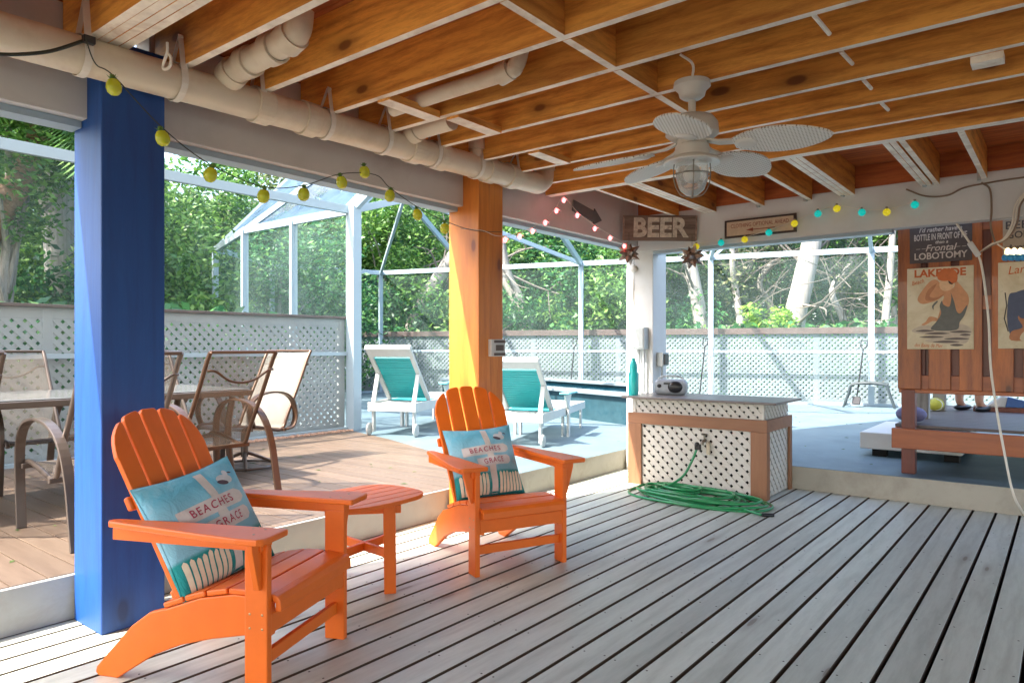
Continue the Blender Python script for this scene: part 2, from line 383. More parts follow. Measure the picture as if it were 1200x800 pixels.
# ------------------------------------------------------------------ house above, ceiling, posts, beams
ZJ=2.526; ZT=2.76
h=MB(); h.box(-3.75,8,-5.5,6.5,2.80,8.3); hs=thing('house','upper storey of the house above the porch ceiling','house')
h.build('wall',M['roofext'],hs)
h=MB(); h.box(-4.0,8.3,-5.8,6.8,8.3,8.5); h.build('roof',M['cap'],hs)
for nm,(x0,x1,y0,y1) in {'deck_post':(7.4,7.7,-5.2,-4.9)}.items():
    q=MB(); q.box(x0,x1,y0,y1,-.1,2.8); tag(q.build('porch_post',M['white']),'square white corner post at the far right corner of the house, out of shot','post')
ce=thing('ceiling','open porch ceiling of stained joists with pale painted undersides','ceiling',kind='structure')
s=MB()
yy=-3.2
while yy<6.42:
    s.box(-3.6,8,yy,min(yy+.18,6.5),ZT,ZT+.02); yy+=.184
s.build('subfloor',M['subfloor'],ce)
ys=[-1.66,-1.25,-.84,-.43,-.02,.39,.80,1.21,1.60,2.00,2.415,2.83,3.245,3.66,4.07,4.49]
for y in ys:
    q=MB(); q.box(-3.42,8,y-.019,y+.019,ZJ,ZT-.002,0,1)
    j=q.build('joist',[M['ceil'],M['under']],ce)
for k,(y,z) in enumerate([(4.80,ZJ-.012),(4.842,ZJ-.012)]):
    q=MB(); q.box(-3.42,8,y-.02,y+.02,z,ZT-.002,0,1); q.build('header_beam',[M['ceil'],M['under']],ce)
q=MB(); q.box(-3.42,8,4.862,4.874,ZJ+.01,ZT-.002,0,1); q.build('header_beam',[M['ceil'],M['under']],ce)
for xs in ([-3.0,],[-2.70,-2.66,-2.62],[-2.17],[-1.76],[-1.50,-1.46,-1.42],[-.90,-.86,-.81],[-.50],[-.05],[.4],[.85]):
    for x in xs:
        q=MB(); q.box(x-.018,x+.018,4.88,6.40,ZJ,ZT-.002,0,1); q.build('joist',[M['ceily'],M['under']],ce)
for y0,y1 in zip(ys[8:],ys[9:]):   # row of blocking between the joists
    if y0>3.3: break
    q=MB(); q.box(-1.655,-1.617,y0+.021,y1-.021,ZJ-.001,ZT-.004,0,1); q.build('blocking',[M['ceily'],M['under']],ce)
q=MB(); q.box(-1.655,-1.617,1.23,1.58,ZJ-.001,ZT-.004,0,1)
for x,y0,y1 in ((-2.76,2.43,2.80),(-2.67,2.85,3.225),(-2.73,3.68,4.05)):
    q=MB(); q.box(x-.045,x+.045,y0,y1,ZJ-.014,ZJ+.024,0,1); q.build('blocking',[M['ceily'],M['under']],ce)
for x0,y in ((-2.95,1.315),):   # tripled joist at the top left
    for k in range(3):
        q=MB(); q.box(-3.42,8,1.15+k*.042-.019+.10,1.15+k*.042+.019+.10,ZJ,ZT-.003,0,1); q.build('joist',[M['ceil'],M['under']],ce)
for p0,p1 in (((952,16),(972,40)),((985,60),(999,75)),((1011,93),(1021,104)),((1032,120),(1041,129))):  # dowel stubs
    a=at(p0[0],p0[1],ZJ+.012); b_=at(p1[0],p1[1],ZJ+.004); q=MB(); q.tube([a,b_],.009,8); q.build('dowel',M['under'],ce)
a=at(1157,66,ZJ); q=MB(); q.box(a.x-.06,a.x+.06,a.y-.03,a.y+.06,ZJ-.03,ZJ+.001); q.build('bracket',M['under'],ce)
q=MB(); q.box(-3.43,8,6.405,6.44,ZJ+.04,ZT-.001); q.build('rim_board',M['subfloor'],ce)
q=MB(); q.box(-3.56,-3.52,-4,6.46,ZJ+.2,ZT-.001); q.build('rim_board',M['subfloor'],ce)
# joist hangers along the right beam
for x in (-2.17,-1.76,-.50,-1.46,-.86,-.05):
    q=MB(); q.box(x-.045,x-.020,6.36,6.40,ZJ-.01,ZJ+.12); q.build('joist_hanger',M['grey'],ce)
for y in ys[7:16]:
    q=MB(); q.box(-3.44,-3.40,y+.02,y+.05,ZJ-.02,ZJ+.12); q.build('joist_hanger',M['grey'],ce)

def postbox(name,label,x0,x1,y0,y1,z0,z1,mt):
    q=MB(); cx,cy=(x0+x1)/2,(y0+y1)/2; q.box(x0-cx,x1-cx,y0-cy,y1-cy,0,z1-z0); o=q.build(name,mt,bevel=.006); o.location=(cx,cy,z0); tag(o,label,'post',kind=None); return o
postbox('blue_post','thick square post painted deep blue, nearest on the left',-3.585,-3.291,1.294,1.569,0,2.60,M['blue'])
op=thing('orange_post','thick square post stained orange behind the far chair','post',(-3.43,3.924,0))
q=MB(); q.box(-.15,.14,-.14,-.012,0,2.62); q.build('timber',M['orangepost'],op,bevel=.006)
q=MB(); q.box(-.15,.134,-.010,.14,0,2.62); q.build('timber',M['orangepost'],op,bevel=.006)
postbox('white_post','square white post at the inner corner behind the lattice counter',-3.571,-3.272,6.42,6.72,ZP-.2,2.25,M['white'])
postbox('white_post','plain white post at the far right end of the back beam, out of shot',3.2,3.5,6.42,6.72,0,2.25,M['white'])
postbox('white_post','plain white post of the left beam behind the viewer, out of shot',-3.585,-3.291,-2.2,-1.9,0,2.6,M['white'])
bl=thing('left_beam','long grey painted beam over the left side opening','beam',(-3.51,0,2.27))
for y0,y1 in ((-4,1.30),(1.565,3.79),(4.06,6.60)):
    q=MB(); q.box(-.07,.07,y0,y1,0,.485); q.build('board',M['beam'],bl,bevel=.004)
    q=MB(); q.box(-.085,.02,y0,y1-.01,-.032,-.002); q.build('trim',M['cage'],bl)
br=thing('back_beam','long pale painted beam over the back opening','beam',(0,6.44,2.215))
q=MB(); q.box(-3.43,8,-.04,.08,0,.36); q.build('board',M['white'],br,bevel=.004)
q=MB(); q.box(-3.27,-1.13,-.02,.10,-.03,-.002); q.build('trim',M['cage'],br)

# ------------------------------------------------------------------ drain pipe
pp=thing('drain_pipe','long cream plastic drain pipe slung under the joists along the left beam','pipe',(-3.195,0,2.47))
def pz(y): return (y-2.3)*.016
q=MB(); q.tube([(0,-2,pz(-2)),(0,4.33,pz(4.33))],.079,24); q.build('main_pipe',M['pvc'],pp,smooth=True)
for y in (.4,2.0,2.28,3.05,3.28,3.78,4.02):
    q=MB()
    q.lathe([(.079,-.045),(.090,-.044),(.090,.04),(.086,.046),(.079,.047)],24,(0,0,0),0,'y'); q.shift((0,y,pz(y))); q.build('pipe_collar',M['pvc'],pp,smooth=False)
q=MB(); e=pz(4.33); q.tube(bez([(0,4.25,e),(0,4.36,e),(0,4.44,e+.05),(0,4.47,e+.13),(0,4.47,e+.22)],5),.077,20); q.lathe([(.077,0),(.088,.0),(.088,.06),(.077,.061)],20,(0,4.47,e+.11)); q.build('elbow',M['pvc'],pp,smooth=True)
def branch(pts,r,cols=()):
    q=MB(); q.tube(bez(pts,6),r,18)
    for c,dv in cols:
        dv=Vector(dv).normalized(); M4=Vector((0,0,1)).rotation_difference(dv).to_matrix().to_4x4(); M4.translation=Vector(c)
        t=MB(); t.lathe([(r,-.035),(r+.011,-.035),(r+.011,.035),(r,.035)],18); t.xform(M4); q.add(t.v,t.f)
    q.build('branch_pipe',M['pvc'],pp,smooth=True)
branch([(0,1.85,.0),(.05,1.80,.06),(.16,1.80,.09),(.34,1.80,.10),(.52,1.80,.115),(.60,1.80,.14),(.62,1.80,.22)],.060,[((.08,1.8,.075),(1,0,.3)),((.22,1.8,.095),(1,0,0)),((.42,1.8,.105),(1,0,0)),((.55,1.8,.12),(1,0,.3))])
branch([(0,3.0,.02),(.05,2.98,.07),(.14,2.98,.085),(.40,2.98,.09)],.055,[((.09,2.98,.08),(1,0,.2))])
branch([(.25,2.66,.10),(.6,2.66,.105),(1.05,2.66,.11),(1.12,2.66,.13),(1.15,2.66,.2)],.04,[((1.05,2.66,.11),(1,0,.2))])
branch([(0,3.62,.05),(.03,3.62,.12),(.03,3.62,.2),(.03,3.62,.28)],.045,[((.03,3.62,.16),(0,0,1))])
for y,zt_ in ((1.180,2.68),(1.574,2.66),(1.974,2.70),(2.389,2.66),(2.804,2.67),(3.219,2.68),(3.634,2.68),(4.044,2.66)):
    q=MB(); z=pz(y); zz_=zt_-2.47
    q.beam((.083,y,z-.01),(.083-.035,y,zz_),.030,.004,(1,0,0)); q.beam((-.083,y,z),(.03,y+.005,zz_),.022,.003,(1,0,0))
    q.lathe([(.0845,-.015),(.087,-.015),(.087,.015),(.0845,.015)],24,(0,y,z),0,'y'); q.ball((.055,y,zz_-.012),.006,.006,.006,6,4); q.build('hanger_strap',M['strap'],pp)

# ------------------------------------------------------------------ ceiling fan
fx,fy=-1.426,3.207
fan=thing('ceiling_fan','white five-blade ceiling fan with woven leaf blades and caged lamp','ceiling fan',(fx,fy,0))
q=MB(); q.lathe([(0,2.53),(.085,2.528),(.088,2.505),(.066,2.485),(.06,2.46),(.045,2.448),(0,2.447)],28); q.build('canopy',M['fanw'],fan,smooth=True)
q=MB(); q.tube([(0,0,2.44),(0,0,2.33)],.018,12); q.build('downrod',M['fanw'],fan,smooth=True)
q=MB(); q.lathe([(.0,2.372),(.05,2.37),(.10,2.355),(.122,2.325),(.126,2.275),(.10,2.255),(.070,2.25),(.072,2.225),(.080,2.22),(.082,2.165),(.06,2.155),(0,2.15)],32); q.build('motor',M['fanw'],fan,smooth=True)
q=MB(); q.lathe([(0,2.375),(.022,2.37),(.026,2.36),(.02,2.345)],12); q.build('coupling',M['brass'],fan,smooth=True)
# woven blade material
nt=NT('woven_blade'); v=mapped(nt,(1,1,1),rnd=False)
ws=[]
for dr in ('X','Y'):
    wv=nt.n('ShaderNodeTexWave'); wv.bands_direction=dr; wv.inputs['Scale'].default_value=22; nt.l(v,wv.inputs['Vector']); ws.append(wv.outputs['Fac'])
mm=nt.n('ShaderNodeMath',operation='MULTIPLY'); nt.l(ws[0],mm.inputs[0]); nt.l(ws[1],mm.inputs[1])
nt.l(ramp(nt,mm.outputs[0],[(.0,(.74,.72,.66)),(.42,(.72,.70,.63)),(.7,(.33,.28,.2))]),nt.b.inputs['Base Color']); bump(nt,mm.outputs[0],.6,.004); M['woven']=nt.m
for k in range(5):
    a=R(38.3+(-32,38,108,150,250)[k]); tilt=Matrix.Rotation(R(-11),4,'X'); rot=Matrix.Rotation(a,4,'Z')
    ol=[]
    n=22
    for i in range(n+1):
        t=i/n; x=.20+.43*t; wd=.125*(math.sin(PI*min(1,(t*.93+.07)))**.62)
        ol.append((x,wd))
    poly=ol+[(x,-w_) for x,w_ in reversed(ol)]
    q=MB(); q.prism(poly,-.004,.004,'z')
    Mx=rot@Matrix.Translation((0,0,2.215))@Matrix.Rotation(R(3),4,'Y')@tilt
    bo=q.build('blade',M['woven'],fan,bevel=.0015); bo.matrix_local=Mx
    q=MB(); q.sweep([(.07,0,.028),(.13,0,.012),(.20,0,.010),(.24,0,.009)],[(-.022,-.005),(.022,-.005),(.022,.005),(-.022,.005)])
    q.lathe([(0,.014),(.035,.013),(.047,.009),(.05,.004)],16,(.255,0,0)); q.lathe([(0,-.016),(.035,-.014),(.047,-.009),(.05,-.004)],16,(.255,0,0))
    ho=q.build('blade_holder',M['fanw'],bo,smooth=False)
q=MB(); q.lathe([(0,2.180),(.07,2.175),(.125,2.155),(.135,2.140),(.13,2.135),(.085,2.138),(0,2.138)],28); q.build('light_plate',M['fanw'],fan,smooth=True)
q=MB(); q.lathe([(.074,2.135),(.078,2.095),(.074,2.055),(.058,2.010),(.03,1.985),(0,1.979)],24); M['bowl']=glass('lamp_glass',(.9,.9,.88),.75,.08); q.build('lamp_bowl',M['bowl'],fan,smooth=True)
q=MB(); q.ball((0,0,2.085),.028,.028,.04,12,8); q.build('bulb',M['white'],fan,smooth=True)
q=MB()
for k in range(4):
    a=PI/2*k+.5; q.tube(bez([(math.cos(a)*r,math.sin(a)*r,z) for r,z in ((.084,2.135),(.087,2.085),(.078,2.030),(.05,1.985),(.0,1.972))],3),.0028,6)
q.tube([(math.cos(2*PI*i/24)*.087,math.sin(2*PI*i/24)*.087,2.08) for i in range(24)],.0028,6,closed=True); q.build('lamp_cage',M['brass'],fan,smooth=True)
q=MB(); q.tube(bez([at(797,64,ZJ+.05)-fan.location,at(812,76,2.54)-fan.location,(0,-.01,2.52)],5),.006,8); q.build('cable',M['cable_w'],fan,smooth=True)

# ------------------------------------------------------------------ text helper
def text_mesh(s,size,ext=.001,bold=0,spacing=1.0,shear=0,xscale=1.0):
    cu=bpy.data.curves.new('t','FONT'); cu.body=s; cu.size=size; cu.extrude=ext; cu.offset=bold; cu.align_x='CENTER'; cu.align_y='CENTER'; cu.space_character=spacing; cu.shear=shear
    cu.resolution_u=3
    ob=bpy.data.objects.new('t',cu); me=bpy.data.meshes.new_from_object(ob); q=MB()
    q.add([(v.co.x*xscale,v.co.y,v.co.z) for v in me.vertices],[tuple(p.vertices) for p in me.polygons])
    bpy.data.objects.remove(ob); bpy.data.curves.remove(cu); bpy.data.meshes.remove(me); return q
def flat(name,col,rough=.6): 
    nt=NT(name); v=mapped(nt,(1,1,1),rnd=False); n1=noise(nt,v,25,4,.6)
    nt.l(ramp(nt,n1,[(.3,tuple(c*.82 for c in col)),(.7,col)]),nt.b.inputs['Base Color']); nt.b.inputs['Roughness'].default_value=rough; return nt.m
# a flat sign: local x right, y up, z out of the wall
def panel_thing(name,label,cat,p,xdir,wd,ht,thick,mt,group=None):
    o=bpy.data.objects.new(name,None); C.objects.link(o); tag(o,label,cat,group)
    X=Vector(xdir).normalized(); Y=Vector((0,0,1)); Z=X.cross(Y)
    Mx=Matrix((X,Y,Z)).transposed().to_4x4(); Mx.translation=Vector(p); o.matrix_world=Mx
    q=MB(); q.box(-wd/2,wd/2,-ht/2,ht/2,-thick,0); q.build('board',mt,o,bevel=.002); return o
def put_text(o,name,s,x,y,size,mt,wd=None,z=.0002,ext=.001,bold=0,rot=0,shear=0):
    q=text_mesh(s,size,ext,bold,shear=shear)
    if wd:
        xs=[v[0] for v in q.v]; k=wd/(max(xs)-min(xs)); q.v=[(v[0]*k,v[1],v[2]) for v in q.v]
    q.xform(Matrix.Translation((x,y,z+ext))@Matrix.Rotation(rot,4,'Z')); return q.build(name,mt,o)
# BEER sign across the corner
A=pt(731,266,6.85); B=pt(816,268.5,6.72)
M['oldwood']=wood('weathered_sign_wood',(.30,.22,.17),(.10,.065,.05),'x',.7,1,False,.2)
M['letter']=paint('worn_cream_letters',(.62,.56,.45),.6,.25,30,dirt=(.25,.2,.15),dscale=20,damt=.7)
bs=panel_thing('sign','brown wooden sign with raised cream letters BEER across the corner','sign',(A+B)/2,(B-A),(B-A).length,.245,.022,M['oldwood'])
put_text(bs,'lettering','BEER',.0,-.005,.25,M['letter'],.52,0,.006,.009)
for x0,x1 in ((-.352,-.335),(.335,.35)):
    q=MB(); q.box(x0,x1,-.12,.12,.0005,.006); q.build('end_strip',M['rusty'],bs)
# CLOTHING OPTIONAL AHEAD sign
M['signcream']=flat('cream_sign_face',(.60,.45,.31)); M['signtext']=flat('dark_red_print',(.28,.06,.03)); M['frame_k']=flat('dark_frame',(.05,.03,.025),.4)
A=ony(849,267.5,6.385); B=ony(934,259.5,6.385); zc=(A.z+B.z)/2
cs=panel_thing('sign','cream sign in a dark frame reading CLOTHING OPTIONAL AHEAD with a red arrow','sign',(( A.x+B.x)/2,6.375,2.343),(1,0,0),.645,.165,.02,M['frame_k'])
q=MB(); q.box(-.30,.30,-.064,.064,0,.003); q.build('face',M['signcream'],cs)
put_text(cs,'lettering','CLOTHING OPTIONAL AHEAD',0,.022,.05,M['signtext'],.52,.003,.0005)
q=MB(); q.box(-.06,.14,-.027,-.019,.003,.0045); q.prism([(-.12,-.023),(-.055,-.006),(-.055,-.040)],.003,.0045,'z'); q.build('arrow',M['signtext'],cs)
# grey arrow-shaped board on the left beam
M['greyboard']=flat('grey_driftwood',(.16,.15,.14))
A=onx(674,240,-3.437); B=onx(705,262,-3.437)
ar=panel_thing('arrow_board','small grey arrow-shaped board screwed to the left beam near the corner','sign',onx(688,250,-3.43),(0,1,0),.005,.005,.004,M['greyboard'])
ln=(B-A).length*1.05; q=MB(); q.prism([(-ln/2,-.05),(ln*.22,-.05),(ln*.22,-.075),(ln/2,0),(ln*.22,.075),(ln*.22,.05),(-ln/2,.05)],0,.012,'z'); q.xform(Matrix.Rotation(R(-8),4,'Z')); q.build('arrow_shape',M['greyboard'],ar)

# ------------------------------------------------------------------ string lights
def light_string(name,label,pts,mt,r=.0025):
    q=MB(); q.tube(bez(pts,6),r,6); o=q.build(name,mt,smooth=True); tag(o,label,'cable'); return o
pine=[(133,100),(190,160),(247,203),(309,228),(356,226),(400,212),(427,200),(457,228),(489,250),(521,266)]
M['bulbY']=glass('lime_glass_bulb',(.66,.70,.04),.3,.12,(.7,.6,.02),.0); M['leafcap']=paint('green_bulb_cap',(.10,.2,.03),.5)
XL=-3.06
PW=[onx(x,y,XL) for x,y in pine]
cab=[onx(100,45,XL),onx(112,75,XL)]+[p+Vector((0,0,.038)) for p in PW]+[onx(555,270,-3.2),onx(588,272,-3.2)]
cab[8]=onx(440,205,XL)
light_string('cable','thin dark wire of the pineapple lights sagging in front of the left beam',cab,M['cable_k'])
wh=['leftmost, hanging just in front of the pipe','second from the left, against the blue post edge','third from the left','fourth from the left, over the green trees','fifth from the left','sixth from the left, highest of the middle ones','seventh, hanging against the grey beam','eighth, just right of the pipe straps','ninth, left of the orange post','last one touching the orange post side']
random.seed(5)
pr0=None
for i,p in enumerate(PW):
    if pr0 is None:
        t=thing('pineapple_light','lime','lamp',p,0,'lime green pineapple string lights')
        q=MB(); q.lathe([(0,-.042),(.014,-.040),(.026,-.028),(.030,-.010),(.027,.008),(.018,.022),(.0,.024)],14); q.build('bulb',M['bulbY'],t,smooth=True)
        q=MB()
        for k in range(7):
            a=2*PI*k/7; q.add([(0,0,.018),(.012*math.cos(a-.4),.012*math.sin(a-.4),.03),(.024*math.cos(a),.024*math.sin(a),.040),(.012*math.cos(a+.4),.012*math.sin(a+.4),.03)],[(0,1,2,3)])
        q.tube([(0,0,.018),(0,0,.042)],.009,8); q.build('cap',M['leafcap'],t)
        pr0=t
    else:
        t=copy_tree(pr0); t.location=p
    t.rotation_euler=(random.uniform(-.25,.25),random.uniform(-.25,.25),random.random()*6)
    t['label']='lime green pineapple string light, '+wh[i]
M['pink']=glass('pink_bulb',(.95,.25,.28),.3,.2,(1,.2,.2),.7); M['bead']=glass('clear_bead',(.9,.6,.6),.8,.1)
pk=[(592,281),(609,277),(624,271),(639,261),(652,247),(660.7,234.7),(676.5,252.5),(697,268),(715,279),(731.5,288.5)]
pl=['nearest the orange post','second from the orange post','third, over the tree tops','fourth, at the lower edge of the beam','fifth, low on the grey beam','topmost of the string','just left of the grey arrow board','just below the grey arrow board','second from the star end','beside the left metal star']
def pxx(x): return onx(x[0],x[1],-3.30)
PK=[pxx(x) for x in pk]
light_string('cable','thin pale wire of the pink lights looping over the grey beam',[onx(540,268,-3.20),onx(565,270,-3.2),onx(580,276,-3.22)]+[p+Vector((0,0,.03)) for p in PK],M['cable_w'],.002)
pr0=None
for i,p in enumerate(PK):
    if pr0 is None:
        t=thing('pink_light','x','lamp',p,0,'pink string lights'); q=MB(); q.ball((0,0,0),.016,.016,.022,10,8); q.build('bulb',M['pink'],t,smooth=True)
        q=MB()
        for k in range(6):
            a=PI/3*k; q.add([(0,0,.012),(.03*math.cos(a-.25),.03*math.sin(a-.25),.008),(.042*math.cos(a),.042*math.sin(a),-.016),(.03*math.cos(a+.25),.03*math.sin(a+.25),.006)],[(0,1,2,3)])
        q.build('petal',M['bead'],t); pr0=t
    else: t=copy_tree(pr0); t.location=p; t.rotation_euler=(0,0,i)
    t['label']='small glowing pink flower string light, '+pl[i]
M['ballT']=glass('teal_glass_ball',(.02,.50,.45),.3,.08,(0,.5,.45),.08); M['ballY']=glass('yellow_glass_ball',(.60,.55,.03),.3,.08,(.6,.5,.02),.08)
bl_=[(816,289,1,'hanging above the right metal star'),(845,284.5,0,'below the left end of the framed arrow sign'),(872.7,280.8,1,'below the framed arrow sign'),(901,272.5,0,'over the lower edge of the framed arrow sign'),(931,262,1,'at the right end of the framed arrow sign'),(958.5,250.5,0,'first to the right of the framed arrow sign'),(980.7,244.5,1,'left of centre on the back beam'),(1010,249,0,'middle one right of the framed sign'),(1039,248.7,1,'near the hanging brown cable'),(1072,240,0,'rightmost on the back beam')]
PB=[ony(x,y,6.33) for x,y,_,_ in bl_]
light_string('cable','thin wire carrying the teal and yellow ball lights along the back beam',[PB[0]+Vector((0,0,.03))]+[p+Vector((0,.02,.028)) for p in PB[1:]],M['cable_w'],.002)
for i,(x,y,c,l) in enumerate(bl_):
    t=thing('ball_light',('yellow' if c else 'teal')+' glass ball string light '+l,'lamp',PB[i],0,'teal and yellow ball lights')
    q=MB(); q.ball((0,0,0),.030,n=14,m=10); q.build('bulb',M['ballY'] if c else M['ballT'],t,smooth=True)
    q=MB(); q.tube([(0,0,.026),(0,0,.042)],.010,8); q.build('cap',M['brass'],t)
# metal stars
def star(label,p,r,rz):
    t=thing('metal_star',label,'ornament',p,rz,'hanging metal stars'); q=MB()
    dirs=[]
    ph=(1+5**.5)/2
    for a in (-1,1):
        for b in (-ph,ph): dirs+= [(0,a,b),(a,b,0),(b,0,a)]
    for dv in dirs:
        dv=Vector(dv).normalized(); u=dv.orthogonal().normalized(); w_=dv.cross(u); base=[dv*.42*r+(u*math.cos(2*PI*k/5)+w_*math.sin(2*PI*k/5))*.27*r for k in range(5)]
        q.add(base+[dv*r],[(k,(k+1)%5,5) for k in range(5)]+[(4,3,2,1,0)])
    q.ball((0,0,0),.42*r,n=10,m=6); q.build('star_body',M['rusty'],t)
    q=MB(); q.tube([(0,0,r*.8),(0,0,r*.8+.10)],.002,5); q.build('string',M['cable_k'],t); return t
star('rusty metal star hanging below the left end of the BEER sign',pt(737,297,6.7),.125,.2)
star('rusty metal star hanging below the right end of the BEER sign',pt(811,301,6.6),.13,.9)

# cables on the right beam
yc=6.37
light_string('extension_cord','white extension cord with an inline plug hanging down the wooden booth to the deck',
  [ony(1121,262,yc),ony(1132,278,yc),ony(1141,292,yc),ony(1150,310,yc),ony(1158,370,yc),ony(1161,430,yc),ony(1168,480,yc-.05),ony(1177,530,yc-.1),ony(1188,580,yc-.2),at(1202,605,.01)],M['cable_w'],.009)
q=MB(); a,b_=ony(1136,284,yc-.01),ony(1147,300,yc-.01); q.beam(a,b_,.04,.03,(0,1,0)); o=q.build('plug',M['white'],bevel=.008); tag(o,'white triple-outlet plug hanging on the extension cord by the slogan sign','plug')
light_string('brown_cable','brown cable stapled along the right half of the back beam',[ony(1062,222,yc+.02),ony(1085,230,yc+.01),ony(1110,229,yc+.01),ony(1130,220,yc+.01),ony(1160,214,yc+.01),ony(1200,208,yc+.01),ony(1240,204,yc+.01)],M['cable_b'],.007)
light_string('brown_cable','brown cable dropping from the back beam in front of the booth',[ony(1150,214,yc),ony(1160,222,yc),ony(1162,245,yc),ony(1161,265,yc),ony(1166,284,yc)],M['cable_b'],.008)
for i,(dx,c) in enumerate(((0,'cable_w'),(3,'cable_w'),(6,'cable_b'))):
    light_string('looped_cable',['outer cream cable looping down at the right edge of the beam','inner cream cable looping down at the right edge of the beam','brown cable looping down at the right edge of the beam'][i],[ony(1204+dx,222,yc),ony(1190+dx,240,yc),ony(1186+dx,262,yc),ony(1176+dx*.7,280,yc),ony(1162,286+dx*.3,yc),ony(1148,296,yc)],M[c],.007)
light_string('lamp_wire','white wire holding the three little blue sea lamps',[ony(1166,284,yc),ony(1178,292,yc),ony(1190,296,yc),ony(1206,288,yc)],M['cable_w'],.006)
M['warm']=glass('warm_bulb',(1,.85,.6),.2,.3,(1,.75,.4),.5); M['bluefig']=paint('blue_enamel',(.04,.32,.62),.3)
pr0=None
for i,(x,l) in enumerate(((1181,'left'),(1188.5,'middle'),(1196,'right'))):
    p=ony(x,301,yc-.01)
    if pr0 is None:
        t=thing('sea_lamp','x','lamp',p,0,'blue sea lamps'); q=MB(); q.ball((0,0,.035),.02,.02,.032,10,8); q.build('bulb',M['warm'],t,smooth=True)
        q=MB()
        for k in range(6):
            a=PI/3*k; q.ball((.022*math.cos(a),.022*math.sin(a),-.005),.016,.016,.024,8,6)
        q.lathe([(.0,.012),(.028,.01),(.03,-.01),(.0,-.015)],12); q.build('base',M['bluefig'],t,smooth=True); pr0=t
    else: t=copy_tree(pr0); t.location=p
    t['label']='little warm lamp on a blue ruffled base, '+l+' of the three on the wire'

